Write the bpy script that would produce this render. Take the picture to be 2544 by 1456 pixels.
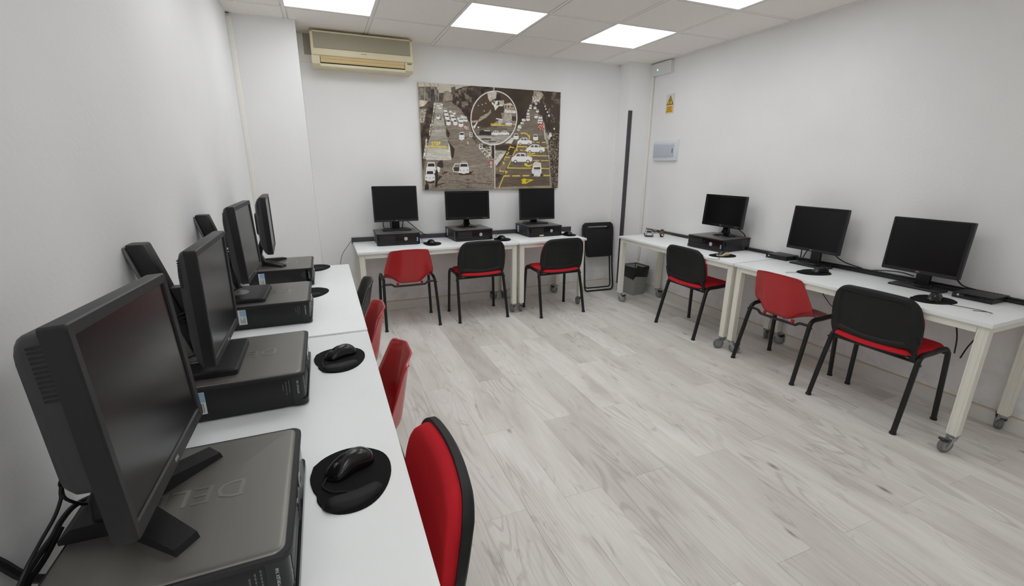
import bpy, bmesh, math, random
import numpy as np
from mathutils import Vector, Matrix
pi = math.pi
R = math.radians
for o in list(bpy.data.objects):
    bpy.data.objects.remove(o)
SC = bpy.context.scene
COL = SC.collection

# ---------------------------------------------------------------- camera, world, exposure
ROOM_H = 2.5256
XL, XR, YB, YF = -1.60, 2.43, 0.66, -7.4
cd = bpy.data.cameras.new('camera')
cam = bpy.data.objects.new('camera', cd)
COL.objects.link(cam)
SC.camera = cam
cd.sensor_fit = 'HORIZONTAL'
cd.sensor_width = 36.0
cd.lens = 36.0 * 1109.557 / 2544.0
cd.clip_start = 0.02
YAW, PITCH, ROLL = 0.392556, -0.276927, 0.004639
cy_, sy_, cp_, sp_ = math.cos(YAW), math.sin(YAW), math.cos(PITCH), math.sin(PITCH)
fw = Vector((sy_*cp_, cy_*cp_, sp_))
rt = Vector((cy_, -sy_, 0))
up = rt.cross(fw)
cr_, sr_ = math.cos(ROLL), math.sin(ROLL)
rt, up = cr_*rt + sr_*up, -sr_*rt + cr_*up
M = Matrix((rt, up, -fw)).transposed().to_4x4()
M.translation = Vector((-1.0676, -3.9314, 1.4486))
cam.matrix_world = M

w = bpy.data.worlds.new('world')
SC.world = w
w.use_nodes = True
bg = w.node_tree.nodes['Background']
bg.inputs[0].default_value = (0.8, 0.85, 0.9, 1)
bg.inputs[1].default_value = 0.0
PANEL_STRENGTH = 4.95
SC.view_settings.view_transform = 'Standard'
SC.view_settings.look = 'None'
SC.view_settings.gamma = 1.0
SC.view_settings.use_curve_mapping = False
SC.view_settings.exposure = 0.0
SC.cycles.max_bounces = 16
SC.cycles.diffuse_bounces = 12
SC.cycles.glossy_bounces = 6

# ---------------------------------------------------------------- materials
def lin(c):
    return tuple((x/255/12.92 if x/255 <= 0.04045 else ((x/255+0.055)/1.055)**2.4) for x in c)

class NT:
    """tiny node-tree helper"""
    def __init__(s, name):
        s.m = bpy.data.materials.new(name)
        s.m.use_nodes = True
        s.t = s.m.node_tree
        s.b = s.t.nodes['Principled BSDF']
    def n(s, typ, **kw):
        nd = s.t.nodes.new('ShaderNode' + typ)
        for k, v in kw.items():
            if k.startswith('i_'):
                key = k[2:]
                nd.inputs[int(key) if key.isdigit() else key.replace('_', ' ')].default_value = v
            else:
                setattr(nd, k, v)
        return nd
    def l(s, a, ao, b, bi):
        s.t.links.new(a.outputs[ao], b.inputs[bi])
    def ramp(s, src, so, stops):
        r = s.n('ValToRGB')
        e = r.color_ramp.elements
        while len(e) < len(stops):
            e.new(0.5)
        for k, (p, c) in enumerate(stops):
            e[k].position = p
            e[k].color = (c, c, c, 1) if isinstance(c, (int, float)) else (*c, 1)
        s.l(src, so, r, 0)
        return r
    def mix(s, typ, fac, a, b):
        m = s.n('Mix', data_type='RGBA', blend_type=typ)
        for idx, v in ((0, fac), (6, a), (7, b)):
            if isinstance(v, tuple) and hasattr(v[0], 'outputs'):
                s.l(v[0], v[1], m, idx)
            elif isinstance(v, tuple):
                m.inputs[idx].default_value = (*v[:3], 1)
            else:
                m.inputs[idx].default_value = v
        return m

def mat(name, rgb, rough=0.5, metal=0.0, spec=0.5, bump=0.0, bscale=300.0, vary=0.0, vscale=6.0, coat=0.0, emit=0.0, stretch=None):
    N = NT(name)
    c = lin(rgb)
    N.b.inputs['Base Color'].default_value = (*c, 1)
    N.b.inputs['Roughness'].default_value = rough
    N.b.inputs['Metallic'].default_value = metal
    N.b.inputs['Specular IOR Level'].default_value = spec
    if coat:
        N.b.inputs['Coat Weight'].default_value = coat
        N.b.inputs['Coat Roughness'].default_value = 0.08
    if emit:
        N.b.inputs['Emission Color'].default_value = (*c, 1)
        N.b.inputs['Emission Strength'].default_value = emit
    tc = N.n('TexCoord')
    src = (tc, 'Object')
    if stretch:
        mp = N.n('Mapping')
        mp.inputs['Scale'].default_value = stretch
        N.l(tc, 'Object', mp, 0)
        src = (mp, 0)
    if vary:
        nz = N.n('TexNoise', i_Scale=vscale, i_Detail=4.0)
        N.l(*src, nz, 'Vector')
        rp = N.ramp(nz, 0, [(0.25, 1-vary), (0.75, 1+vary*0.4)])
        mx = N.mix('MULTIPLY', 1.0, c, (rp, 0))
        N.l(mx, 2, N.b, 'Base Color')
    if bump:
        nb = N.n('TexNoise', i_Scale=bscale, i_Detail=2.0)
        N.l(*src, nb, 'Vector')
        bp = N.n('Bump', i_Strength=bump, i_Distance=0.002)
        N.l(nb, 0, bp, 'Height')
        N.l(bp, 0, N.b, 'Normal')
    return N.m

def wall_mat(name, scuff=False):
    N = NT(name)
    tc = N.n('TexCoord')
    n1 = N.n('TexNoise', i_Scale=1.3, i_Detail=3.0)
    N.l(tc, 'Object', n1, 'Vector')
    r1 = N.ramp(n1, 0, [(0.3, lin((236, 236, 236))), (0.7, lin((243, 243, 244)))])
    col = (r1, 0)
    if scuff:
        sx = N.n('SeparateXYZ')
        N.l(tc, 'Object', sx, 0)
        low = N.ramp(sx, 2, [(0.10, 1.0), (0.62, 0.0)])
        n2 = N.n('TexNoise', i_Scale=7.0, i_Detail=6.0, i_Roughness=0.7)
        N.l(tc, 'Object', n2, 'Vector')
        r2 = N.ramp(n2, 0, [(0.45, 0.0), (0.75, 0.32)])
        mm = N.n('Math', operation='MULTIPLY')
        N.l(low, 0, mm, 0)
        N.l(r2, 0, mm, 1)
        mx = N.mix('MIX', (mm, 0), col, lin((140, 128, 122)))
        col = (mx, 2)
    N.l(col[0], col[1], N.b, 'Base Color')
    N.b.inputs['Roughness'].default_value = 0.75
    N.b.inputs['Specular IOR Level'].default_value = 0.25
    nb = N.n('TexNoise', i_Scale=55.0, i_Detail=3.0)
    N.l(tc, 'Object', nb, 'Vector')
    bp = N.n('Bump', i_Strength=0.22, i_Distance=0.004)
    N.l(nb, 0, bp, 'Height')
    N.l(bp, 0, N.b, 'Normal')
    return N.m

def floor_mat():
    N = NT('whitewashed_oak')
    tc = N.n('TexCoord')
    oi = N.n('ObjectInfo')
    off = N.n('VectorMath', operation='SCALE')
    cv = N.n('CombineXYZ')
    for k, f in enumerate((37.0, 91.0, 53.0)):
        mm = N.n('Math', operation='MULTIPLY')
        mm.inputs[1].default_value = f
        N.l(oi, 'Random', mm, 0)
        N.l(mm, 0, cv, k)
    ad = N.n('VectorMath', operation='ADD')
    N.l(tc, 'Object', ad, 0)
    N.l(cv, 0, ad, 1)
    def mapped(sc):
        mp = N.n('Mapping')
        mp.inputs['Scale'].default_value = sc
        N.l(ad, 0, mp, 0)
        return mp
    # broad tone along the board
    m1 = mapped((6.5, 1.5, 1))
    n1 = N.n('TexNoise', i_Scale=1.0, i_Detail=4.0, i_Roughness=0.55, i_Distortion=0.4)
    N.l(m1, 0, n1, 'Vector')
    base = N.ramp(n1, 0, [(0.28, lin((206, 201, 194))), (0.46, lin((226, 223, 218))), (0.66, lin((236, 234, 230)))])
    # cathedral grain: contour lines of a stretched noise field, only in patches
    m2 = mapped((5.5, .62, 1))
    n2 = N.n('TexNoise', i_Scale=1.0, i_Detail=1.5, i_Roughness=0.4, i_Distortion=0.25)
    N.l(m2, 0, n2, 'Vector')
    k1 = N.n('Math', operation='MULTIPLY')
    k1.inputs[1].default_value = 150.0
    N.l(n2, 0, k1, 0)
    k2 = N.n('Math', operation='SINE')
    N.l(k1, 0, k2, 0)
    rw = N.ramp(k2, 0, [(0.25, 0.0), (0.95, 1.0)])
    m4 = mapped((4, 1.3, 1))
    n4 = N.n('TexNoise', i_Scale=1.0, i_Detail=2.0)
    N.l(m4, 0, n4, 'Vector')
    r4 = N.ramp(n4, 0, [(0.47, 0.0), (0.62, 0.40)])
    g = N.n('Math', operation='MULTIPLY')
    N.l(rw, 0, g, 0)
    N.l(r4, 0, g, 1)
    c1 = N.mix('MIX', (g, 0), (base, 0), lin((176, 171, 164)))
    # fine pores
    m3 = mapped((150, 4, 1))
    n3 = N.n('TexNoise', i_Scale=1.0, i_Detail=3.0)
    N.l(m3, 0, n3, 'Vector')
    r3 = N.ramp(n3, 0, [(0.30, 0.93), (0.58, 1.02)])
    c2 = N.mix('MULTIPLY', 1.0, (c1, 2), (r3, 0))
    # dark streaks and knots
    m5 = mapped((13, 4.0, 1))
    n5 = N.n('TexNoise', i_Scale=1.0, i_Detail=5.0, i_Roughness=0.65, i_Distortion=0.8)
    N.l(m5, 0, n5, 'Vector')
    r5 = N.ramp(n5, 0, [(0.60, 0.0), (0.76, 0.7)])
    c3 = N.mix('MIX', (r5, 0), (c2, 2), lin((155, 147, 139)))
    m6 = mapped((4.2, 1.7, 1))
    vo = N.n('TexVoronoi', i_Scale=1.0)
    N.l(m6, 0, vo, 'Vector')
    r6 = N.ramp(vo, 0, [(0.02, 0.8), (0.075, 0.0)])
    c4 = N.mix('MIX', (r6, 0), (c3, 2), lin((112, 104, 98)))
    # board to board tone
    rr = N.ramp(oi, 'Random', [(0.0, (0.84, 0.83, 0.815)), (0.3, (0.95, 0.945, 0.935)), (1.0, (1.03, 1.03, 1.03))])
    c5 = N.mix('MULTIPLY', 1.0, (c4, 2), (rr, 0))
    N.l(c5, 2, N.b, 'Base Color')
    N.b.inputs['Roughness'].default_value = 0.46
    N.b.inputs['Specular IOR Level'].default_value = 0.4
    bp = N.n('Bump', i_Strength=0.12, i_Distance=0.001)
    N.l(n3, 0, bp, 'Height')
    N.l(bp, 0, N.b, 'Normal')
    return N.m

MT = {}
MT['wall'] = wall_mat('white_plaster')
MT['wall_scuffed'] = wall_mat('scuffed_white_plaster', True)
MT['floor'] = floor_mat()
MT['tile'] = mat('ceiling_tile_white', (242, 238, 233), 0.85, spec=0.2, bump=0.15, bscale=420, vary=0.03, vscale=40)
MT['tee'] = mat('tee_bar_white', (238, 235, 231), 0.5)
MT['trimwhite'] = mat('painted_trim_white', (226, 224, 219), 0.45, vary=0.05, vscale=9)
MT['duct'] = mat('plastic_duct_white', (240, 238, 232), 0.4)
MT['dust'] = mat('old_sealant_tan', (204, 188, 162), 0.8)
MT['gap'] = mat('shadow_gap_board', (120, 116, 110), 0.9)
MT['desktop'] = mat('white_laminate', (243, 246, 247), 0.38, spec=0.45, vary=0.015, vscale=12)
MT['deskframe'] = mat('cream_powder_coat', (233, 232, 222), 0.45)
MT['legframe'] = mat('leg_groove_grey', (180, 178, 166), 0.45)
MT['steel'] = mat('zinc_steel', (178, 180, 180), 0.35, metal=0.7)
MT['tyre'] = mat('grey_rubber', (112, 113, 112), 0.55)
MT['hub'] = mat('caster_grey_plastic', (142, 144, 144), 0.5)
MT['blk'] = mat('black_plastic', (27, 27, 29), 0.42, spec=0.45, bump=0.1, bscale=900)
MT['blkgloss'] = mat('black_gloss_plastic', (16, 16, 18), 0.18, spec=0.5)
MT['bezel'] = mat('monitor_black_plastic', (27, 27, 29), 0.42, spec=0.4, bump=0.08, bscale=1200)
MT['shell'] = mat('monitor_back_plastic', (50, 50, 53), 0.5, spec=0.4)
MT['screen'] = mat('screen_black', (13, 12, 14), 0.24, spec=0.35)
MT['screengloss'] = mat('screen_black_gloss', (11, 10, 12), 0.2, spec=0.3)
MT['case'] = mat('case_black_steel', (25, 25, 28), 0.45, spec=0.45)
MT['cover'] = mat('brushed_dark_metal', (126, 124, 119), 0.38, metal=0.6, vary=0.05, vscale=3, bump=0.05, bscale=500, stretch=(1, 14, 1))
MT['logo'] = mat('embossed_dark_metal', (146, 144, 139), 0.3, metal=0.6)
MT['silver'] = mat('silver_plastic', (205, 205, 205), 0.32, metal=0.35)
MT['standgrey'] = mat('stand_grey_metal', (128, 128, 128), 0.35, metal=0.55)
MT['print'] = mat('pale_grey_print', (190, 192, 194), 0.5)
MT['printdim'] = mat('dim_grey_print', (96, 98, 102), 0.5)
MT['red'] = mat('red_print', (176, 30, 36), 0.5)
MT['label'] = mat('paper_label', (214, 218, 216), 0.55, vary=0.08, vscale=90)
MT['labelblue'] = mat('label_blue_print', (150, 184, 212), 0.5, vary=0.2, vscale=60)
MT['blue'] = mat('blue_sticker', (64, 118, 178), 0.4)
MT['yellowlabel'] = mat('yellowed_paper', (222, 205, 160), 0.6)
MT['pad'] = mat('black_cloth_pad', (20, 20, 22), 0.85, spec=0.2, bump=0.2, bscale=1500)
MT['rest'] = mat('black_lycra_rest', (24, 24, 26), 0.6, spec=0.3)
MT['mouse'] = mat('black_satin_mouse', (19, 19, 21), 0.24, spec=0.5)
MT['cream'] = mat('cream_plastic', (214, 205, 168), 0.5)
MT['cable'] = mat('black_cable', (24, 23, 25), 0.5)
MT['cablegrey'] = mat('grey_cable', (92, 90, 92), 0.5)
MT['conduit'] = mat('dark_grey_trunking', (66, 65, 70), 0.5)
MT['fabric'] = mat('red_upholstery', (206, 40, 50), 0.9, spec=0.15, bump=0.35, bscale=1400, vary=0.06, vscale=30)
MT['redshell'] = mat('red_polypropylene', (184, 32, 39), 0.18, spec=0.5, vary=0.03, vscale=10)
MT['blkshell'] = mat('black_polypropylene', (38, 39, 41), 0.36, spec=0.45)
MT['chairback'] = mat('black_textured_plastic', (27, 28, 29), 0.55, spec=0.35, bump=0.25, bscale=700)
MT['chairframe'] = mat('black_painted_tube', (20, 20, 22), 0.36, spec=0.5)
MT['foldblk'] = mat('folding_chair_black', (18, 18, 20), 0.4)
MT['bin'] = mat('grey_plastic_bin', (150, 152, 150), 0.5)
MT['bag'] = mat('black_bin_liner', (26, 27, 29), 0.32, spec=0.5)
MT['acbody'] = mat('yellowed_ac_plastic', (224, 214, 182), 0.42, vary=0.05, vscale=5)
MT['acgrille'] = mat('ac_grille_slats', (196, 189, 164), 0.5)
MT['acback'] = mat('ac_grille_recess', (120, 116, 102), 0.8)
MT['acflap'] = mat('ac_flap_tan', (214, 190, 140), 0.4, vary=0.04, vscale=4)
MT['dark'] = mat('dark_recess', (20, 18, 17), 0.8)
MT['acboard'] = mat('grey_backing_board', (172, 166, 158), 0.7)
MT['panelframe'] = mat('panel_white_plastic', (224, 228, 234), 0.35)
MT['paneldoor'] = mat('panel_smoked_door', (190, 198, 208), 0.25)
MT['signwhite'] = mat('sign_white', (220, 218, 212), 0.4)
MT['signyellow'] = mat('sign_yellow', (232, 180, 42), 0.4)
MT['signblack'] = mat('sign_black', (30, 26, 22), 0.5)
MT['emerg'] = mat('emergency_light_lens', (226, 226, 226), 0.2)
MT['led'] = mat('green_led', (120, 255, 170), 0.4, emit=2.5)
MT['socket'] = mat('grey_socket', (150, 152, 152), 0.45)
MT['canvas'] = mat('canvas_edge', (188, 178, 160), 0.8, bump=0.2, bscale=900)
MT['toyBody'] = mat('toy_silver_paint', (205, 206, 206), 0.25, metal=0.3)
MT['toyDark'] = mat('toy_dark_glass', (30, 32, 36), 0.2)
MT['toyRed'] = mat('toy_tail_red', (150, 30, 30), 0.3)
MT['figBrown'] = mat('figurine_brown', (150, 98, 48), 0.55)
MT['figDark'] = mat('figurine_dark', (36, 30, 30), 0.5)
MT['figWhite'] = mat('figurine_white', (214, 208, 196), 0.5)
MT['panel_light'] = mat('led_diffuser', (249, 252, 254), 0.5, emit=PANEL_STRENGTH)

# ---------------------------------------------------------------- mesh helpers
class MB:
    def __init__(s):
        s.v, s.f, s.mi = [], [], []
    def add(s, vs, fs, mi=0):
        b = len(s.v)
        s.v += [tuple(p) for p in vs]
        s.f += [tuple(b+i for i in f) for f in fs]
        s.mi += [mi]*len(fs)
        return s
    def box(s, a, b, mi=0):
        x0, y0, z0 = a
        x1, y1, z1 = b
        vs = [(x0,y0,z0),(x1,y0,z0),(x1,y1,z0),(x0,y1,z0),(x0,y0,z1),(x1,y0,z1),(x1,y1,z1),(x0,y1,z1)]
        return s.add(vs, [(3,2,1,0),(4,5,6,7),(0,1,5,4),(1,2,6,5),(2,3,7,6),(3,0,4,7)], mi)
    def cbox(s, a, b, c=0.004, mi=0):
        """box with chamfered edges on all sides (bevel)"""
        bm = bmesh.new()
        vs = [bm.verts.new(p) for p in [(x,y,z) for x in (a[0],b[0]) for y in (a[1],b[1]) for z in (a[2],b[2])]]
        for q in [(0,1,3,2),(4,6,7,5),(0,4,5,1),(2,3,7,6),(0,2,6,4),(1,5,7,3)]:
            bm.faces.new([vs[i] for i in q])
        bmesh.ops.bevel(bm, geom=bm.edges[:], offset=c, segments=2, affect='EDGES', profile=0.5)
        bm.verts.index_update()
        s.add([v.co[:] for v in bm.verts], [[v.index for v in f.verts] for f in bm.faces], mi)
        bm.free()
        return s
    def prism(s, poly, z0, z1, mi=0, axis='z', inset=0.0):
        """extrude a 2D polygon (CCW); inset chamfers the far end"""
        n = len(poly)
        def P(p, z):
            x, y = p
            return (x, y, z) if axis == 'z' else ((x, z, y) if axis == 'y' else (z, x, y))
        rings = [[P(p, z0) for p in poly]]
        if inset:
            zi = z1 - math.copysign(inset, z1-z0)
            rings.append([P(p, zi) for p in poly])
            rings.append([P(p, z1) for p in shrink(poly, inset)])
        else:
            rings.append([P(p, z1) for p in poly])
        vs = [p for r in rings for p in r]
        fs = []
        for k in range(len(rings)-1):
            for i in range(n):
                j = (i+1) % n
                fs.append((k*n+i, k*n+j, (k+1)*n+j, (k+1)*n+i))
        fs.append(tuple(reversed(range(n))))
        fs.append(tuple((len(rings)-1)*n+i for i in range(n)))
        return s.add(vs, fs, mi)
    def loft(s, rings, mi=0, cap=True, close=True):
        n = len(rings[0])
        vs = [p for r in rings for p in r]
        fs = []
        for k in range(len(rings)-1):
            for i in range(n if close else n-1):
                j = (i+1) % n
                fs.append((k*n+i, k*n+j, (k+1)*n+j, (k+1)*n+i))
        if cap:
            fs.append(tuple(reversed(range(n))))
            fs.append(tuple((len(rings)-1)*n+i for i in range(n)))
        return s.add(vs, fs, mi)
    def tube(s, pts, r, n=8, ry=None, mi=0, cap=True):
        pts = [Vector(p) for p in pts]
        ry = r if ry is None else ry
        rings = []
        t0 = (pts[1]-pts[0]).normalized()
        ref = Vector((1, 0, 0)) if abs(t0.x) < 0.9 else Vector((0, 1, 0))
        nrm = (ref - t0*ref.dot(t0)).normalized()
        for i, p in enumerate(pts):
            if i == 0:
                t = t0
            elif i == len(pts)-1:
                t = (pts[i]-pts[i-1]).normalized()
            else:
                t = ((pts[i]-pts[i-1]).normalized() + (pts[i+1]-pts[i]).normalized()).normalized()
            nrm = (nrm - t*nrm.dot(t)).normalized()
            bi = t.cross(nrm)
            rings.append([tuple(p + nrm*(r*math.cos(2*pi*k/n)) + bi*(ry*math.sin(2*pi*k/n))) for k in range(n)])
        return s.loft(rings, mi, cap)
    def cyl(s, a, b, r, r2=None, n=16, mi=0):
        r2 = r if r2 is None else r2
        a, b = Vector(a), Vector(b)
        t = (b-a).normalized()
        ref = Vector((1, 0, 0)) if abs(t.x) < 0.9 else Vector((0, 1, 0))
        u = (ref - t*ref.dot(t)).normalized()
        w_ = t.cross(u)
        ring = lambda c, rr: [tuple(c + u*(rr*math.cos(2*pi*k/n)) + w_*(rr*math.sin(2*pi*k/n))) for k in range(n)]
        return s.loft([ring(a, r), ring(b, r2)], mi)
    def lathe(s, prof, n=24, axis='z', c=(0, 0, 0), mi=0, sx=1.0, sy=1.0):
        rings = []
        for r, z in prof:
            ring = []
            for k in range(n):
                a = 2*pi*k/n
                x, y = max(r, 1e-5)*math.cos(a)*sx, max(r, 1e-5)*math.sin(a)*sy
                q = (x, y, z) if axis == 'z' else ((x, -z, y) if axis == 'y' else (z, x, y))
                ring.append((q[0]+c[0], q[1]+c[1], q[2]+c[2]))
            rings.append(ring)
        return s.loft(rings, mi)
    def slab(s, top, bot, nu=16, nv=16, mi=0):
        """two surfaces over [-1,1]^2 joined along the rim; top(u,v), bot(u,v) -> xyz"""
        us = [-1+2*i/nu for i in range(nu+1)]
        vs_ = [-1+2*j/nv for j in range(nv+1)]
        W = nu+1
        V = [top(u, v) for v in vs_ for u in us] + [bot(u, v) for v in vs_ for u in us]
        o = W*(nv+1)
        F = []
        for j in range(nv):
            for i in range(nu):
                a = j*W+i
                F.append((a, a+1, a+1+W, a+W))
                F.append((o+a+W, o+a+1+W, o+a+1, o+a))
        rim = [i for i in range(W)] + [j*W+nu for j in range(1, nv+1)] + [nv*W+i for i in range(nu-1, -1, -1)] + [j*W for j in range(nv-1, 0, -1)]
        for k in range(len(rim)):
            a, b = rim[k], rim[(k+1) % len(rim)]
            F.append((b, a, o+a, o+b))
        return s.add(V, F, mi)
    def xf(s, mtx):
        s.v = [tuple(mtx @ Vector(p)) for p in s.v]
        return s
    def join(s, o, mi=None):
        b = len(s.v)
        s.v += o.v
        s.f += [tuple(b+i for i in f) for f in o.f]
        s.mi += o.mi if mi is None else [mi]*len(o.f)
        return s
    def mesh(s, name, mats, smooth=40):
        me = bpy.data.meshes.new(name)
        me.from_pydata(s.v, [], s.f)
        for m in (mats if isinstance(mats, (list, tuple)) else [mats]):
            me.materials.append(MT[m] if isinstance(m, str) else m)
        if any(s.mi):
            me.polygons.foreach_set('material_index', s.mi)
        bm = bmesh.new()
        bm.from_mesh(me)
        bmesh.ops.recalc_face_normals(bm, faces=bm.faces[:])
        bm.to_mesh(me)
        bm.free()
        if smooth:
            me.polygons.foreach_set('use_smooth', [True]*len(me.polygons))
            me.set_sharp_from_angle(angle=R(smooth))
        me.update()
        return me

def shrink(poly, d):
    n = len(poly)
    out = []
    for i in range(n):
        p0, p1, p2 = Vector(poly[i-1]), Vector(poly[i]), Vector(poly[(i+1) % n])
        a, b = (p1-p0), (p2-p1)
        na = Vector((-a.y, a.x)).normalized() if a.length > 1e-9 else Vector((0, 0))
        nb = Vector((-b.y, b.x)).normalized() if b.length > 1e-9 else na
        m = (na+nb)
        m = m.normalized() if m.length > 1e-6 else na
        k = d/max(0.35, m.dot(na))
        out.append(tuple(p1 + m*k))
    return out

def rrect(w_, h_, r, n=4, cx=0, cy=0):
    pts = []
    for (sx, sy, a0) in ((1, -1, -pi/2), (1, 1, 0), (-1, 1, pi/2), (-1, -1, pi)):
        for k in range(n+1):
            a = a0 + (pi/2)*k/n
            pts.append((cx + sx*(w_/2-r) + r*math.cos(a), cy + sy*(h_/2-r) + r*math.sin(a)))
    return pts

def sq(u, v, k=0.5):
    """square -> squircle"""
    return u*math.sqrt(1-k*v*v/2), v*math.sqrt(1-k*u*u/2)

def crv(ctrl, n=8):
    """catmull-rom through control points"""
    P = [Vector(p) for p in ctrl]
    P = [P[0]*2-P[1]] + P + [P[-1]*2-P[-2]]
    out = []
    for i in range(1, len(P)-2):
        for k in range(n):
            t = k/n
            a, b, c, d = P[i-1], P[i], P[i+1], P[i+2]
            out.append(0.5*((2*b) + (c-a)*t + (2*a-5*b+4*c-d)*t*t + (3*b-a-3*c+d)*t**3))
    out.append(P[-2])
    return [tuple(p) for p in out]

def smooth(a, b, x):
    t = min(1, max(0, (x-a)/(b-a)))
    return t*t*(3-2*t)

def obj(name, me, parent=None, loc=(0, 0, 0), rot=(0, 0, 0)):
    o = bpy.data.objects.new(name, me)
    COL.objects.link(o)
    if parent:
        o.parent = parent
    o.location = loc
    o.rotation_euler = rot
    return o

def tag(o, label=None, cat=None, group=None, kind=None):
    if label: o['label'] = label
    if cat: o['category'] = cat
    if group: o['group'] = group
    if kind: o['kind'] = kind
    return o

def thing(name, label, cat, loc=(0, 0, 0), rz=0, group=None):
    o = obj(name, None, None, loc, (0, 0, rz))
    return tag(o, label, cat, group)

def struct(name, mb, m, **kw):
    o = obj(name, mb.mesh(name, m, **kw))
    o['kind'] = 'structure'
    return o

def dup(root, label, loc, rz, group=None):
    def cp(o, par):
        c = o.copy()
        COL.objects.link(c)
        if par: c.parent = par
        for ch in list(o.children):
            cp(ch, c)
        return c
    r = cp(root, None)
    r.location = loc
    r.rotation_euler = (0, 0, rz)
    r['label'] = label
    if group: r['group'] = group
    return r

_txt = {}
def text_mesh(s, size, m, depth=0.0003, bold=False):
    key = (s, size, m, depth)
    if key in _txt:
        return _txt[key]
    cu = bpy.data.curves.new('lettering', 'FONT')
    cu.body = s
    cu.size = size
    cu.extrude = depth
    cu.align_x = 'CENTER'
    cu.align_y = 'CENTER'
    cu.resolution_u = 2
    if bold:
        cu.offset = size*0.02
    to = bpy.data.objects.new('lettering_source', cu)
    COL.objects.link(to)
    dg = bpy.context.evaluated_depsgraph_get()
    dg.update()
    me = bpy.data.meshes.new_from_object(to.evaluated_get(dg))
    bpy.data.objects.remove(to)
    me.materials.clear()
    me.materials.append(MT[m])
    _txt[key] = me
    return me

# ---------------------------------------------------------------- room shell
PXR, PYF = 2.12, 0.45          # right pillar
LXR, LYF = -1.14, 0.31         # left pillar
fl = struct('floor', MB().box((XL-.1, YF-.1, -.08), (XR+.1, YB+.1, -.012)), 'gap', smooth=0)
_pm = {}
def plank_mesh(w_, l_):
    k = (round(w_, 4), round(l_, 4))
    if k not in _pm:
        g, c = 0.00025, 0.0007
        x0, x1, y0, y1 = g, w_-g, g, l_-g
        mb = MB().loft([[(x0,y0,-.012),(x1,y0,-.012),(x1,y1,-.012),(x0,y1,-.012)],
                        [(x0,y0,-c),(x1,y0,-c),(x1,y1,-c),(x0,y1,-c)],
                        [(x0+c,y0+c,0),(x1-c,y0+c,0),(x1-c,y1-c,0),(x0+c,y1-c,0)]])
        _pm[k] = mb.mesh('plank', 'floor', smooth=0)
    return _pm[k]
PW, PL = 0.1925, 1.22
rng = random.Random(4)
for k in range(-9, 14):
    xa, xb = max(k*PW, XL), min((k+1)*PW, XR)
    if xb-xa < 0.004: continue
    y = (-1.235 if k % 2 else -1.85) - 6*PL
    while y < YB:
        ya, yb = max(y, YF), min(y+PL, YB)
        if yb-ya > 0.01:
            obj('plank', plank_mesh(xb-xa, yb-ya), fl, (xa, ya, 0))
        y += PL

T = 0.1
struct('wall_back', MB().box((XL-T, YB, 0), (XR+T, YB+T, ROOM_H+.1)), 'wall_scuffed', smooth=0)
struct('wall_left', MB().box((XL-T, YF, 0), (XL, YB, ROOM_H+.1)), 'wall', smooth=0)
struct('wall_right', MB().box((XR, YF, 0), (XR+T, YB, ROOM_H+.1)), 'wall_scuffed', smooth=0)
struct('wall_front', MB().box((XL-T, YF-T, 0), (XR+T, YF, ROOM_H+.1)), 'wall', smooth=0)
struct('wall_pillar_left', MB().box((XL, LYF, 0), (LXR, YB, ROOM_H+.02)), 'wall', smooth=0)
struct('wall_pillar_right', MB().box((PXR, PYF, 0), (XR, YB, ROOM_H+.02)), 'wall', smooth=0)

def baseboard(name, p, q, nx, ny):
    """board from p to q (2D), nx,ny = direction into the room"""
    t, h = 0.012, 0.085
    a, b = Vector((*p, 0)), Vector((*q, 0))
    n = Vector((nx, ny, 0))
    prof = [(0, 0), (t, 0), (t, h-.006), (t-.006, h), (0, h)]
    mb = MB().loft([[tuple(e + n*d + Vector((0, 0, z))) for d, z in prof] for e in (a, b)])
    o = struct(name, mb, 'trimwhite', smooth=0)
    c = MB().loft([[tuple(e + n*d + Vector((0, 0, z))) for d, z in ((0, h), (.006, h), (.003, h+.008), (0, h+.009))] for e in (a, b)])
    obj('sealant_line', c.mesh('sealant_line', 'dust', smooth=0), o)
    return o
baseboard('baseboard_back', (LXR, YB), (PXR, YB), 0, -1)
baseboard('baseboard_right', (XR, YF), (XR, PYF), -1, 0)
baseboard('baseboard_left', (XL, YF), (XL, LYF), 1, 0)
baseboard('baseboard_front', (XL, YF), (XR, YF), 0, 1)
baseboard('baseboard_pillar_right', (PXR, PYF), (XR, PYF), 0, -1)
baseboard('baseboard_pillar_side', (PXR, PYF-.012), (PXR, YB), -1, 0)
baseboard('baseboard_pillar_left', (XL, LYF), (LXR, LYF), 0, -1)

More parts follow.
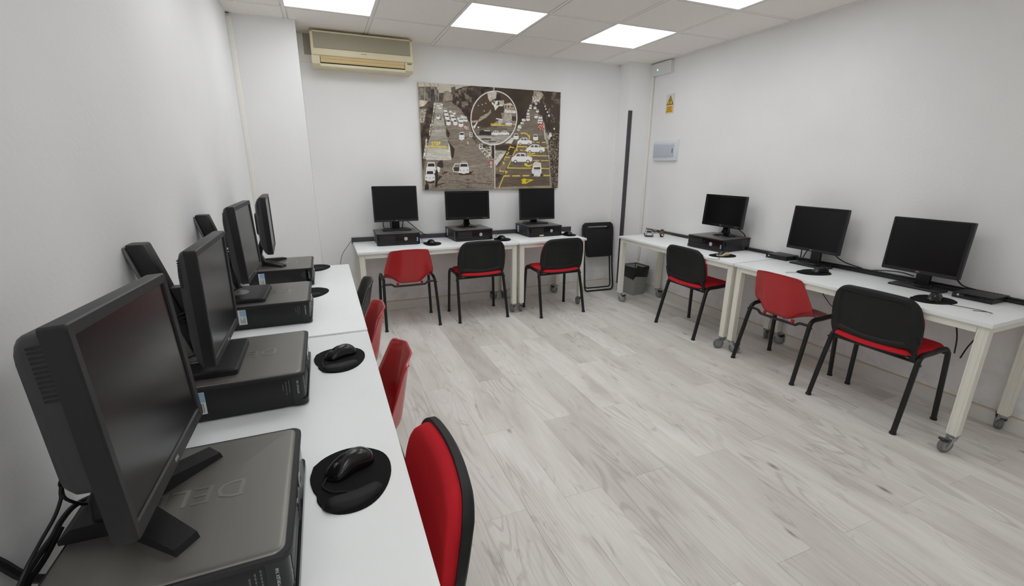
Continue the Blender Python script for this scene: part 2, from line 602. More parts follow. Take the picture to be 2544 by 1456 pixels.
# ceiling: slab, tee bars, tiles
ce = struct('ceiling', MB().box((XL-T, YF-T, ROOM_H+.03), (XR+T, YB+T, ROOM_H+.1)), 'gap', smooth=0)
def inside_pillar(x, y):
    return (x < LXR and y > LYF) or (x > PXR and y > PYF)
LIGHTS = [(i, j) for i in (-2, 0, 2) for j in (-1, -3, -5, -7, -9) if (i, j) not in ((2, -5), (2, -7), (2, -9), (-2, -5), (0, -7))]   # rear rows are unseen, added for their light; cell (i..i+1, j..j+1)
xs = [XL] + [i*.6 for i in range(-2, 5)] + [XR]
ys = [YF] + [j*.6 for j in range(-12, 2)] + [YB]
_tm = {}
for a in range(len(xs)-1):
    for b in range(len(ys)-1):
        x0, x1, y0, y1 = xs[a], xs[a+1], ys[b], ys[b+1]
        if any(abs(x0-i*.6) < .01 and abs(y0-j*.6) < .01 for i, j in LIGHTS): continue
        w_, l_ = x1-x0-.006, y1-y0-.006
        if w_ < .01 or l_ < .01: continue
        k = (round(w_, 3), round(l_, 3))
        if k not in _tm:
            mb = MB().box((-w_/2, -l_/2, .0060), (w_/2, l_/2, .018))
            mb.loft([[(-w_/2+.0155, -l_/2+.0155, .004), (w_/2-.0155, -l_/2+.0155, .004), (w_/2-.0155, l_/2-.0155, .004), (-w_/2+.0155, l_/2-.0155, .004)],
                     [(-w_/2+.016, -l_/2+.016, .0005), (w_/2-.016, -l_/2+.016, .0005), (w_/2-.016, l_/2-.016, .0005), (-w_/2+.016, l_/2-.016, .0005)]]) if min(w_, l_) > .05 else None
            _tm[k] = mb.mesh('ceiling_tile', 'tile', smooth=0)
        obj('ceiling_tile', _tm[k], ce, ((x0+x1)/2, (y0+y1)/2, ROOM_H))
for x in xs[1:-1]:
    obj('tee_bar', MB().box((x-.0115, YF, ROOM_H+.0008), (x+.0115, YB, ROOM_H+.0036)).mesh('tee_bar', 'tee', smooth=0), ce)
for y in ys[1:-1]:
    obj('tee_bar', MB().box((XL, y-.0115, ROOM_H+.0012), (XR, y+.0115, ROOM_H+.0038)).mesh('tee_bar', 'tee', smooth=0), ce)
am = MB()
for (x0, y0, x1, y1) in ((XL, YF, XL+.022, LYF), (XR-.022, YF, XR, PYF), (LXR, YB-.022, PXR, YB), (XL, LYF-.022, LXR, LYF), (PXR, PYF-.022, XR, PYF), (LXR, LYF-.022, LXR+.022, YB), (PXR-.022, PYF, PXR, YB), (XL, YF, XR, YF+.022)):
    am.box((x0, y0, ROOM_H-.001), (x1, y1, ROOM_H+.0006))
obj('wall_angle', am.mesh('wall_angle', 'tee', smooth=0), ce)

LL = {(-2, -1): 'square white LED ceiling panel nearest the left wall, above the air conditioner side',
      (0, -1): 'lit square LED ceiling panel above the traffic picture, middle of its row',
      (2, -1): 'lit square LED ceiling panel nearest the corner with the emergency light',
      (2, -3): 'lit square LED ceiling panel cut by the top edge, near the right wall'}
pf = MB()
for s_ in ((-.298, -.298, .298, -.288), (-.298, .288, .298, .298), (-.298, -.288, -.288, .288), (.288, -.288, .298, .288)):
    pf.box((s_[0], s_[1], .002), (s_[2], s_[3], .016))
pfm = pf.mesh('frame', 'tee', smooth=0)
pdm = MB().box((-.288, -.288, .005), (.288, .288, .014)).mesh('diffuser', 'panel_light', smooth=0)
for i, j in LIGHTS:
    t = thing('ceiling_light', LL.get((i, j), 'square white LED ceiling panel behind or above the camera, out of view'), 'light', (i*.6+.3, j*.6+.3, ROOM_H), 0, 'LED ceiling panels')
    obj('frame', pfm, t)
    obj('diffuser', pdm, t)

# cable ducts and trims on the walls
struct('trim_1', MB().cbox((PXR-.004, PYF-.024, .09), (PXR+.038, PYF, 2.04), .003), 'conduit')          # dark strip on the pillar
struct('trim_2', MB().cbox((XR-.034, PYF-.02, .36), (XR-.008, PYF, 2.40), .003), 'duct')                # white duct by right corner
struct('trim_3', MB().cbox((XL, LYF-.03, .8), (XL+.035, LYF, 2.50), .003), 'duct')                      # white duct in left corner
struct('trim_4', MB().cbox((-.86, YB-.02, .718), (1.57, YB, .772), .003), 'conduit')                    # dark trunking behind the back desks
struct('trim_5', MB().cbox((XR-.022, -3.6, .728), (XR, .16, .756), .003), 'conduit')                    # dark trunking along right wall
struct('trim_6', MB().box((LXR, YB-.012, 2.30), (-1.02, YB, ROOM_H)), 'wall', smooth=0)                 # raised plaster patch by the AC

# ---------------------------------------------------------------- desks
DH, DD = 0.73, 0.60
wheel = MB().lathe([(0, -.012), (.028, -.012), (.030, -.010), (.038, -.011), (.0405, -.007), (.0405, .007), (.038, .011), (.030, .010), (.028, .012), (0, .012)], 24, 'y', mi=0)
for i in range(len(wheel.f)):
    c = np.mean([wheel.v[q] for q in wheel.f[i]], axis=0)
    if math.hypot(c[0], c[2]) < .0305: wheel.mi[i] = 1
wheel_me = wheel.mesh('wheel', ['tyre', 'hub'])
fork = MB().cbox((-.022, -.022, .098), (.022, .022, .103), .001)
fork.cyl((0, 0, .088), (0, 0, .099), .017, n=16)
for s_ in (-1, 1):
    pl = [(-.020, .090), (.020, .090), (.018, .070), (.040, .036), (.028, .032), (.006, .058), (-.014, .074)]
    fork.prism([(x, z) for x, z in pl], s_*.0145, s_*.0165, axis='y')
fork.cbox((-.020, -.0165, .086), (.020, .0165, .091), .001)
fork.cyl((.030, -.019, .0405), (.030, .019, .0405), .005, n=10)
fork_me = fork.mesh('caster', 'steel', smooth=35)
pedal_me = MB().prism([(.030, .075), (.062, .088), (.070, .080), (.066, .074), (.045, .062), (.032, .064)], -.014, .014, axis='y').mesh('brake_pedal', 'blk', smooth=30)

def leg_poly(s_=.045):
    h, g, d = s_/2, .004, .003
    side = [(-h, -h), (-h*.55-g, -h), (-h*.55-g*.5, -h+d), (-h*.55+g*.5, -h+d), (-h*.55+g, -h), (h*.55-g, -h), (h*.55-g*.5, -h+d), (h*.55+g*.5, -h+d), (h*.55+g, -h)]
    out = []
    for k in range(4):
        c, s2 = round(math.cos(k*pi/2)), round(math.sin(k*pi/2))
        out += [(x*c-y*s2, x*s2+y*c) for x, y in side]
    return out
leg_me = MB().prism(leg_poly(), .103, DH-.022).mesh('leg', 'deskframe', smooth=0)
_dm = {}
def desk(label, x, y, rz, L, seed, lift=0, brakes=(1, 1, 1, 1), turns=None, D=DD):
    t = thing('desk', label, 'desk', (x, y, 0), rz, 'white desks on casters')
    if (L, D) not in _dm:
        top = MB().cbox((-L/2, -D/2, DH-.022), (L/2, D/2, DH), .0015).mesh('tabletop', 'desktop', smooth=30)
        rf = MB().cbox((-L/2+.06, -.015, DH-.062), (L/2-.06, .015, DH-.0225), .002).mesh('rail', 'deskframe', smooth=30)
        rs = MB().cbox((-.015, -D/2+.06, DH-.062), (.015, D/2-.06, DH-.0225), .002).mesh('rail', 'deskframe', smooth=30)
        _dm[(L, D)] = (top, rf, rs)
    top, rf, rs = _dm[(L, D)]
    obj('tabletop', top, t, (0, 0, lift))
    rg = random.Random(seed)
    k = 0
    for sx in (-1, 1):
        obj('rail', rs, t, (sx*(L/2-.035), 0, lift))
        for sy in (-1, 1):
            lx, ly = sx*(L/2-.036), sy*(D/2-.042)
            if sx == -1:
                obj('rail', rf, t, (0, sy*(D/2-.032), lift))
            obj('leg', leg_me, t, (lx, ly, lift))
            a = turns[k] if turns else rg.uniform(-pi, pi)
            cst = obj('caster', fork_me, t, (lx, ly, 0), (0, 0, a))
            obj('wheel', wheel_me, cst, (.030, 0, .0405))
            if brakes[k]:
                obj('brake_pedal', pedal_me, cst)
            k += 1
    return t
# turns are local caster headings: order (-x,-y), (-x,+y), (+x,-y), (+x,+y)
LXC = -1.245     # left row centre x
desk('white desk on casters along the left wall, nearest the camera', LXC, -2.685, pi/2, 1.50, 1, turns=(.5, .8, 2.4, 2.8))
desk('white desk on casters along the left wall, the far one next to the pillar', LXC, -1.175, pi/2, 1.50, 2, lift=.005, turns=(.6, .9, 2.3, 2.7))
desk('long white desk on casters under the picture, left one at the back wall', -.10, .345, 0, 1.50, 3, brakes=(0, 1, 0, 1), turns=(1.6, .6, 1.6, 2.4))
desk('short white desk on casters at the back wall beside the folding chair', 1.04, .345, 0, .76, 4, brakes=(1, 1, 0, 1), turns=(1.3, .6, 1.5, 2.6))
desk('white desk on casters along the right wall holding toys, far one', 2.125, -.690, -pi/2, 1.50, 5, brakes=(1, 1, 0, 1), turns=(.7, .2, -1.9, 2.4))
desk('white desk on casters along the right wall with two thin computers, near one', 2.125, -2.203, -pi/2, 1.50, 6, brakes=(1, 1, 1, 1), turns=(.6, .5, -1.8, 2.2))

# ---------------------------------------------------------------- desktop computers (front is local -y)
CW, CDp, CH = .398, .350, .114
case_me = MB().cbox((-CW/2+.003, -.135, .006), (CW/2-.003, CDp/2, .100), .002)
for sx in (-1, 1):
    for sy in (-.10, .13):
        case_me.cyl((sx*.16, sy, 0), (sx*.16, sy, .0065), .012, n=12)
case_me = case_me.mesh('case', 'case', smooth=30)
def plan(w_, y0, y1, r, n=6):
    pts = []
    for k in range(n+1):
        a = pi + (pi/2)*k/n
        pts.append((-w_/2+r+r*math.cos(a), y0+r+r*math.sin(a)))
    for k in range(n+1):
        a = -pi/2 + (pi/2)*k/n
        pts.append((w_/2-r+r*math.cos(a), y0+r+r*math.sin(a)))
    return pts + [(w_/2, y1), (-w_/2, y1)]
rim_me = MB().prism(plan(CW, -CDp/2, CDp/2, .022), .100, .1105, inset=.002).mesh('top_rim', 'case', smooth=30)
cov = MB()
pl0 = plan(CW-.012, -CDp/2+.010, CDp/2-.004, .020)
rr_ = [(0, .1085), (0, .1092), (.0012, .1112), (.0035, .1128), (.0070, .1137), (.0110, .1140)]
cov.loft([[(x, y, z) for x, y in (shrink(pl0, d) if d else pl0)] for d, z in rr_])
cover_me = cov.mesh('top_cover', 'cover', smooth=30)
bez = MB()
bz = plan(CW-.002, -CDp/2, -.134, .018)
bez.prism(bz, .006, .024)
bez.prism(plan(CW-.002, -CDp/2+.006, -.134, .018), .0235, .100)
bezel_me = bez.mesh('front_bezel', 'blkgloss', smooth=30)
yf = -CDp/2+.006
drv = MB().cbox((-.175, yf-.0015, .055), (-.028, yf+.004, .094), .001)
drive_me = drv.mesh('drive_cover', 'blk', smooth=30)
slot_me = MB().cbox((-.175, yf-.0012, .030), (-.028, yf+.004, .051), .001).mesh('card_slot_cover', 'blk', smooth=30)
btn = MB()
for z in (.083, .074):
    btn.cbox((-.014, yf-.003, z-.002), (.006, yf+.002, z+.002), .0008)
for z in (.050, .040):
    btn.cbox((-.009, yf-.002, z-.003), (-.003, yf+.002, z+.003), .0006)
btn_me = btn.mesh('front_buttons', 'blk', smooth=30)
badge_me = MB().lathe([(0, 0), (.0155, 0), (.0165, .001), (.0155, .0025), (.013, .003), (0, .003)], 24, 'y').mesh('badge', 'silver')
def lettering(s_, size, m, parent, loc, rot, name='lettering', depth=.0003):
    return obj(name, text_mesh(s_, size, m, depth), parent, loc, rot)
sl = MB().box((-CW/2+.0015, .090, .028), (-CW/2+.003, .122, .096))
side_label_me = sl.mesh('side_label', 'label', smooth=0)
sb = MB().box((-CW/2+.0009, .0905, .066), (-CW/2+.0016, .114, .0945))
side_label2_me = sb.mesh('label_print', 'labelblue', smooth=0)
sp = MB()
rgp = random.Random(2)
for k in range(5):
    x = -CW/2+.0010
    sp.box((x-.0003, .096+k*.004, .034), (x+.0005, .0975+k*.004, .034+rgp.uniform(.015, .028)))
side_text_me = sp.mesh('label_text', 'printdim', smooth=0)
spec_me = MB()
for k, (z0, z1) in enumerate(((.052, .094), (.045, .09), (.060, .082))):
    for q in range(6):
        za = z0 + (z1-z0)*q/6
        spec_me.box((-CW/2+.0018, -.128+k*.0085, za), (-CW/2+.0032, -.1255+k*.0085, za+(z1-z0)/6*.72))
spec_me = spec_me.mesh('spec_print', 'printdim', smooth=0)
def computer(label, x, y, rz, z=DH, sticker=False, tag_label=False, right_label=False, redbadge=False, zt=0):
    t = thing('desktop_computer', label, 'computer', (x, y, z), rz, 'flat desktop computers')
    obj('case', case_me, t)
    obj('top_rim', rim_me, t)
    cv_ = obj('top_cover', cover_me, t)
    lettering('DELL', .074, 'logo', cv_, (.009, -.004, .1141), (0, 0, pi/2), 'embossed_logo', .0006)
    bz_ = obj('front_bezel', bezel_me, t)
    obj('drive_cover', drive_me, bz_)
    obj('card_slot_cover', slot_me, bz_)
    obj('front_buttons', btn_me, bz_)
    bd = obj('badge', badge_me, bz_, (.066, yf-.0002, .058))
    lettering('DELL', .0115, 'red' if redbadge else 'printdim', bz_, (.066, yf-.0036, .058), (pi/2, 0, 0), 'badge_lettering')
    lb = obj('side_label', side_label_me, t)
    obj('label_print', side_label2_me, lb)
    obj('label_text', side_text_me, lb)
    obj('spec_print', spec_me, t)
    lettering('OPTIPLEX 760', .0072, 'print', t, (-CW/2+.0006, -CDp/2+.0245, .066), (0, -pi/2, 0), 'model_lettering')
    if sticker:
        s2 = obj('processor_sticker', MB().box((.166, yf-.0008, .030), (.180, yf+.001, .068)).mesh('processor_sticker', 'blue', smooth=0), bz_)
        obj('sticker_print', MB().box((.168, yf-.0013, .036), (.178, yf-.0006, .044)).box((.1685, yf-.0013, .052), (.1775, yf-.0006, .062)).mesh('sticker_print', 'print', smooth=0), bz_)
    if tag_label:
        obj('paper_tag', MB().box((-.078, -CDp/2-.0008, .008), (-.030, -CDp/2+.001, .022)).mesh('paper_tag', 'yellowlabel', smooth=0), bz_)
    if right_label:
        rl = MB()
        rg = random.Random(8)
        for r_ in range(9):
            for c in range(5):
                rl.box((CW/2-.003, .075+c*.018+rg.uniform(0, .004), .030+r_*.0075), (CW/2-.0024, .075+c*.018+.012+rg.uniform(-.006, .003), .033+r_*.0075))
        rl.prism([(.105, .006), (.117, .018), (.105, .030), (.093, .018)], CW/2-.003, CW/2-.0022, axis='x')
        obj('rating_print', rl.mesh('rating_print', 'printdim', smooth=0), t)
    return t
PX = -1.349
computer('desktop computer nearest the camera on the left desk, big monitor on it', PX, -3.056, pi/2)
computer('desktop computer on the left desk behind the nearest one, mouse pad beside its front', PX, -2.344, pi/2)
computer('third desktop computer from the camera on the left desks, just past the desk joint', PX, -1.546, pi/2, DH+.005)
computer('farthest desktop computer on the left desks beside the pillar', PX, -.803, pi/2, DH+.005)
computer('desktop computer at the left end of the back desks, blue sticker on its front', -.457, .475, R(-1), sticker=True)
computer('middle desktop computer at the back wall with a red-lettered round badge', .276, .482, R(3), redbadge=True)
computer('desktop computer at the right end of the back wall, cream tag on its front', 1.068, .475, R(2), tag_label=True)
computer('desktop computer on the right wall desk, blue sticker at its front corner', 2.240, -.882, -pi/2+R(4), sticker=True, right_label=True)

# thin computers
def mini(label, x, y, rz):
    t = thing('mini_computer', label, 'computer', (x, y, DH), rz, 'thin mini computers')
    b = MB().cbox((-.088, -.086, .002), (.088, .088, .034), .003)
    for sx in (-1, 1):
        for sy in (-.07, .07):
            b.cyl((sx*.07, sy, 0), (sx*.07, sy, .003), .008, n=10)
    obj('case', b.mesh('case', 'blk', smooth=30), t)
    fb = obj('front_bezel', MB().cbox((-.089, -.090, .001), (.089, -.084, .035), .0015).mesh('front_bezel', 'blkgloss', smooth=30), t)
    pt = MB()
    for x0, x1, z in ((-.005, .010, .018), (.018, .032, .018), (.038, .044, .018), (.050, .056, .018)):
        pt.cbox((x0, -.0912, z-.003), (x1, -.0895, z+.003), .0006)
    obj('front_ports', pt.mesh('front_ports', 'dark', smooth=0), fb)
    obj('power_light', MB().lathe([(0, 0), (.006, 0), (.006, .0016), (0, .0016)], 16, 'y').mesh('power_light', 'silver'), fb, (-.062, -.0903, .020))
    lettering('DELL', .007, 'printdim', fb, (-.044, -.0906, .020), (pi/2, 0, 0), 'front_lettering')
    vt = MB()
    for k in range(9):
        vt.cbox((-.07+k*.0155, .060, .0335), (-.061+k*.0155, .078, .0346), .0004)
    obj('vents', vt.mesh('vents', 'dark', smooth=0), t)
    return t
mini('thin black mini computer left of a monitor on the right desk, middle of the wall', 2.368, -1.447, -pi/2+R(2))
mini('thin black mini computer at the near end of the right desk', 2.340, -2.690, -pi/2)

# ---------------------------------------------------------------- monitors (front is local -y, origin at the base)
def loop3(w_, h_, r, y):
    return [(x, y, z) for x, z in rrect(w_, h_, r, 3)]
def monitor(kind, label, x, y, z, rz, w_, h_, pz, py=0.0, tilt=2.0, bz=.016, bzb=None, gloss=False, brand='DELL', base_dy=0.0, base_rz=0.0, deep=.062, corner=.007, roll=0.0, boxy=False):
    """pz: centre height of the panel above the base; py: front face y relative to base centre"""
    t = thing('monitor', label, 'monitor', (x, y, z), rz, 'computer monitors')
    bzb = bzb or bz*1.25
    P = Matrix.Translation((0, py, pz)) @ Matrix.Rotation(-R(tilt), 4, 'X') @ Matrix.Rotation(R(roll), 4, 'Y')
    dz = (bzb-bz)/2
    sw, sh = w_-2*bz, h_-bz-bzb
    # bezel ring
    mb = MB()
    O0 = loop3(w_-.004, h_-.004, corner, 0)
    O1 = loop3(w_, h_, corner, .003)
    O2 = loop3(w_, h_, corner, .029)
    I0 = [(a, .0015, b+dz) for a, b in rrect(sw+.004, sh+.004, .002, 3)]
    I1 = [(a, .0055, b+dz) for a, b in rrect(sw, sh, .002, 3)]
    mb.loft([I1, I0, O0, O1, O2], cap=False)
    mb.f.append(tuple(range(len(mb.v)-len(O2), len(mb.v))))
    mb.mi.append(0)
    mb.xf(P)
    be = obj('bezel', mb.mesh('bezel', 'blkgloss' if gloss else 'bezel', smooth=30), t)
    sc = MB().box((-sw/2, .005, -sh/2+dz), (sw/2, .010, sh/2+dz)).xf(P)
    obj('screen', sc.mesh('screen', 'screengloss' if gloss else 'screen', smooth=0), t)
    if brand:
        lo = MB()
        tm = text_mesh(brand, .0095, 'print')
        o = obj('brand_lettering', tm, be)
        o.matrix_local = P @ Matrix.Translation((0, .0004, -h_/2+bzb*.5)) @ Matrix.Rotation(pi/2, 4, 'X')
    bt = MB()
    for k in range(4):
        bt.cbox((w_/2-.075+k*.012, -.0003, -h_/2+bzb*.34), (w_/2-.068+k*.012, .002, -h_/2+bzb*.62), .0005)
    bt.cyl((w_/2-.018, -.0006, -h_/2+bzb*.5), (w_/2-.018, .002, -h_/2+bzb*.5), .0035, n=12)
    obj('buttons', bt.xf(P).mesh('buttons', 'printdim' if gloss else 'shell', smooth=30), be)
    # back housing
    bs = MB()
    rings = []
    for f, yy, cr in ((.995, .0285, .008), (.985, .034, .012), (.95, .043, .02), (.86, .054, .03), (.74, deep, .03), (.62, deep+.003, .03)):
        rings.append(loop3(w_*f, h_*(f if f > .9 else f*.98), cr, yy))
    if boxy:
        rings = [[(a_, y_, b_+h_*s_) for a_, b_ in rrect(w_*f, h_*g, cr, 4)] for f, g, s_, y_, cr in
                 ((.99, .99, 0, .0285, .008), (.985, .985, 0, .0305, .008), (.975, .72, .115, .0310, .02), (.970, .71, .115, .052, .022), (.95, .69, .115, .062, .03), (.91, .65, .115, .066, .03))]
    bs.loft(rings)
    bs.xf(P)
    sh_ = obj('back_housing', bs.mesh('back_housing', 'shell', smooth=35), t)
    vn = MB()
    for k in range(12):
        zz = h_*.20 + k*.0065
        for s_ in (-1, 1):
            vn.box((s_*w_*.445-.012, .044, zz), (s_*w_*.445+.012, .0492, zz+.0028)) if not boxy else vn.box((s_*w_*.485-.002, .030, zz), (s_*w_*.485+.0006, .046, zz+.0028))
    tag(obj('vent_slots', vn.xf(P).mesh('vent_slots', 'bezel', smooth=0), sh_), kind='stuff')
    yb = py + deep
    nz = pz + (yb-py)*math.sin(R(tilt))
    if kind == 'slab':
        pts = [(-.133, -.075), (.133, -.075), (.133, .02), (.095, .095), (-.095, .095), (-.133, .02)]
        b = MB().prism(pts, 0, .013, inset=.004)
        obj('base', b.mesh('base', 'bezel', smooth=25), t)
        n_ = MB().cbox((-.037, .012, .012), (.037, .034, max(.05, pz-.02)), .004)
        n_.cyl((0, .022, .010), (0, .022, .020), .050, .042, n=28)
        n_.box((-.05, .02, pz-.06), (.05, yb+.004, pz+.05))
        obj('neck', n_.mesh('neck', 'bezel', smooth=30), t)
    elif kind == 'oval':
        b = MB().lathe([(0, 0), (.108, 0), (.110, .004), (.104, .010), (.075, .018), (.045, .026), (0, .030)], 40, sy=.82)
        obj('base', b.mesh('base', 'blkgloss', smooth=40), t)
        rings = []
        for zz, wx, wy, yy in ((.012, .046, .040, .01), (.03, .036, .030, .012), (.055, .029, .024, .018), (.10, .034, .022, .026), (.15, .036, .022, .032)):
            rings.append([(a, yy+c, zz) for a, c in rrect(wx*2, wy*2, .018, 4)])
        n_ = MB().loft(rings)
        n_.box((-.04, .03, .10), (.04, yb+.004, pz+.04))
        obj('neck', n_.mesh('neck', 'blkgloss', smooth=40), t)
    elif kind == 'xfoot':
        # two splayed wedge feet to the front, one broad foot to the back
        for s_ in (-1, 1):
            L_ = [(s_*.015, .045), (s_*.050, .030), (s_*.152, -.078), (s_*.118, -.104), (s_*.020, -.012)]
            if s_ < 0: L_ = L_[::-1]
            hs = [.030, .028, .012, .012, .030] if s_ > 0 else [.030, .012, .012, .028, .030]
            n5 = len(L_)
            vs = [(a, c, 0) for a, c in L_] + [(a*.985, c*.97, h5) for (a, c), h5 in zip(L_, hs)]
            fm = MB().add(vs, [tuple(reversed(range(n5)))] + [tuple(range(n5, 2*n5))] + [(i, (i+1) % n5, n5+(i+1) % n5, n5+i) for i in range(n5)])
            obj('base_foot', fm.mesh('base_foot', 'bezel', smooth=25), t)
        bf = MB()
        bf.loft([[(-.055, .02, 0), (.055, .02, 0), (.055, .02, .030), (-.055, .02, .030)],
                 [(-.050, .085, 0), (.050, .085, 0), (.050, .085, .026), (-.050, .085, .026)],
                 [(-.048, .105, 0), (.048, .105, 0), (.048, .105, .008), (-.048, .105, .008)]])
        obj('base_foot', bf.mesh('base_foot', 'bezel', smooth=25), t)
        n_ = MB().loft([[(a, .035+c, .015) for a, c in rrect(.095, .05, .012)], [(a, .045+c, .06) for a, c in rrect(.075, .035, .012)], [(a, yb-.006+c, pz-.09) for a, c in rrect(.07, .026, .01)], [(a, yb+.002+c, pz+.03) for a, c in rrect(.07, .022, .01)]])
        obj('neck', n_.mesh('neck', 'bezel', smooth=35), t)
        hd = MB().loft([[(a, yb+.002, pz+b_) for a, b_ in rrect(.15, .15, .02)], [(a, yb+.018, pz+b_) for a, b_ in rrect(.12, .12, .02)]])
        obj('hinge_cover', hd.mesh('hinge_cover', 'bezel', smooth=30), t)
    elif kind == 'column':
        b = MB().prism([(x_, y_) for x_, y_ in rrect(.272, .185, .014, 4, 0, .0)], 0, .020, inset=.005)
        obj('base', b.mesh('base', 'bezel', smooth=25), t)
        ds = MB().lathe([(0, .0195), (.048, .0195), (.046, .0225), (0, .023)], 32, c=(0, .035, 0))
        obj('base_disc', ds.mesh('base_disc', 'standgrey'), t)
        # black slider column, leaning back and tapering
        def colr(zz, yy, wx, dy):
            return [(a, yy+c, zz) for a, c in rrect(wx, dy, .006, 2)]
        bk = MB().loft([colr(.045, .030, .040, .020), colr(.08, .036, .046, .026), colr(.14, .050, .054, .034), colr(.20, .068, .058, .042), colr(.30, .096, .060, .046), colr(.382, .119, .060, .046), colr(.387, .120, .056, .042)])
        cl = obj('column', bk.mesh('column', 'blk', smooth=30), t)
        gs = MB().loft([colr(.021, .052, .070, .046), colr(.05, .055, .062, .040), colr(.10, .066, .060, .036), colr(.16, .083, .062, .024), colr(.22, .104, .064, .012), colr(.30, .126, .066, .011), colr(.380, .147, .066, .011)])
        obj('rear_cover', gs.mesh('rear_cover', 'standgrey', smooth=30), cl)
        ar = MB().box((-.020, yb-.004, pz-.03), (.020, .10, pz+.03))
        obj('mount_arm', ar.mesh('mount_arm', 'blk', smooth=0), t)
        cb = MB()
        for q, (r0, dz0) in enumerate(((.022, 0), (.03, .012), (.026, -.012))):
            cb.tube(crv([(-.02+q*.01, yb, pz-.03), (-.045, yb+.02, pz-.05+dz0), (-.05, .10+r0*.3, pz-.08+dz0), (-.01, .12, pz-.11), (.03, .105, pz-.09)], 5), .0032, 6)
        cb.tube(crv([(-.05, yb-.01, .06), (-.06, .05, .045), (-.045, .09, .05), (-.03, .15, .03)], 5), .0032, 6)
        obj('cable', cb.mesh('cable', 'cable'), t)
    return t

ZP = DH + .114                       # top of a desktop computer
# left row (yaw +90: front looks to +X)
monitor('xfoot', 'big black monitor nearest the camera on the left, splayed feet on the computer', -1.425, -3.050, ZP, R(91.5), .415, .322, 1.087-ZP, py=-.055, tilt=3.7, bz=.020, bzb=.022, roll=3.3, boxy=True, deep=.064)
monitor('column', 'monitor on the left row with tall grey-backed column, second from the camera', -1.452, -2.356, ZP, R(90.5), .408, .331, 1.068-ZP, py=-.060, tilt=-.5, bz=.020, bzb=.022)
monitor('column', 'monitor on the left row with tall grey-backed column, third from the camera', -1.452, -1.572, ZP+.005, R(89), .405, .329, 1.113-ZP, py=-.048, tilt=2.2, bz=.020, bzb=.022)
monitor('xfoot', 'farthest monitor of the left row, splayed feet, edge-on to the camera', -1.432, -.800, ZP+.005, R(93), .405, .330, 1.100-ZP, py=-.046, tilt=.3, bz=.020, bzb=.022)
# back wall
monitor('slab', 'square black monitor at the left end of the back desks on a slab base', -.447, .525, ZP, R(-.5), .412, .330, 1.100-ZP, py=-.075, tilt=5, bz=.014, bzb=.020)
monitor('oval', 'wide glossy monitor on an oval base under the picture, middle of back wall', .266, .515, ZP, R(-4), .452, .282, 1.067-ZP, py=-.06, tilt=4.5, bz=.022, bzb=.030, gloss=True, brand='AOC', corner=.005)
monitor('slab', 'square black monitor lowered onto its slab base, right end of the back wall', 1.040, .530, ZP, R(-1.5), .405, .329, 1.060-ZP, py=-.078, tilt=4.5, bz=.014, bzb=.020)
# right wall
monitor('oval', 'wide glossy monitor on an oval base on the right wall desk computer', 2.295, -.895, ZP, R(-90), .444, .281, 1.067-ZP, py=-.055, tilt=3.5, bz=.022, bzb=.030, gloss=True, brand='AOC', corner=.005)
monitor('slab', 'square black monitor on the right desk between the two mini computers, farther one', 2.315, -1.730, DH, R(-91), .400, .325, 1.005-DH, py=-.040, tilt=4.2, bz=.014, bzb=.021)
monitor('slab', 'square black monitor on the right desk nearest the camera', 2.315, -2.412, DH, R(-89.5), .394, .329, .990-DH, py=-.055, tilt=3.5, bz=.014, bzb=.021)

# ---------------------------------------------------------------- mouse pads and mice
OUT = [(-.083, .076), (-.057, .104), (-.016, .122), (.029, .119), (.075, .085), (.093, .044), (.093, -.006), (.078, -.054), (.055, -.090), (.026, -.111), (-.009, -.116), (-.042, -.105), (-.064, -.078), (-.074, -.054), (-.075, -.035), (-.083, -.013), (-.090, .030)]
def pad(label, x, y, z, rz, s=1.0, rest=True, mirror=False):
    t = thing('mouse_pad', label, 'mouse pad', (x, y, z), rz, 'black mouse pads')
    P = crv([(a*s*(-1 if mirror else 1), b*s, 0) for a, b in OUT+OUT[:1]], 3)[:-1]
    poly = [(p[0], p[1]) for p in P]
    if not mirror: poly = poly[::-1]
    b = MB().prism(poly, 0, .004, inset=.0012)
    obj('mat', b.mesh('mat', 'pad', smooth=30), t)
    if rest:
        def top(u, v):
            a, c = sq(u, v, .8)
            xx = (.002 + a*.066)*s*(-1 if mirror else 1)
            yy = (-.082 + c*.026 + .030*a*a*.5 + (.012*a))*s
            e = max(0, 1-(u*u)**3)*max(0, 1-(v*v)**2)
            return (xx, yy, .004 + .014*math.sqrt(e))
        def bot(u, v):
            q = top(u, v)
            return (q[0], q[1], .0038)
        obj('wrist_rest', MB().slab(top, bot, 14, 8).mesh('wrist_rest', 'rest', smooth=60), t)
    return t

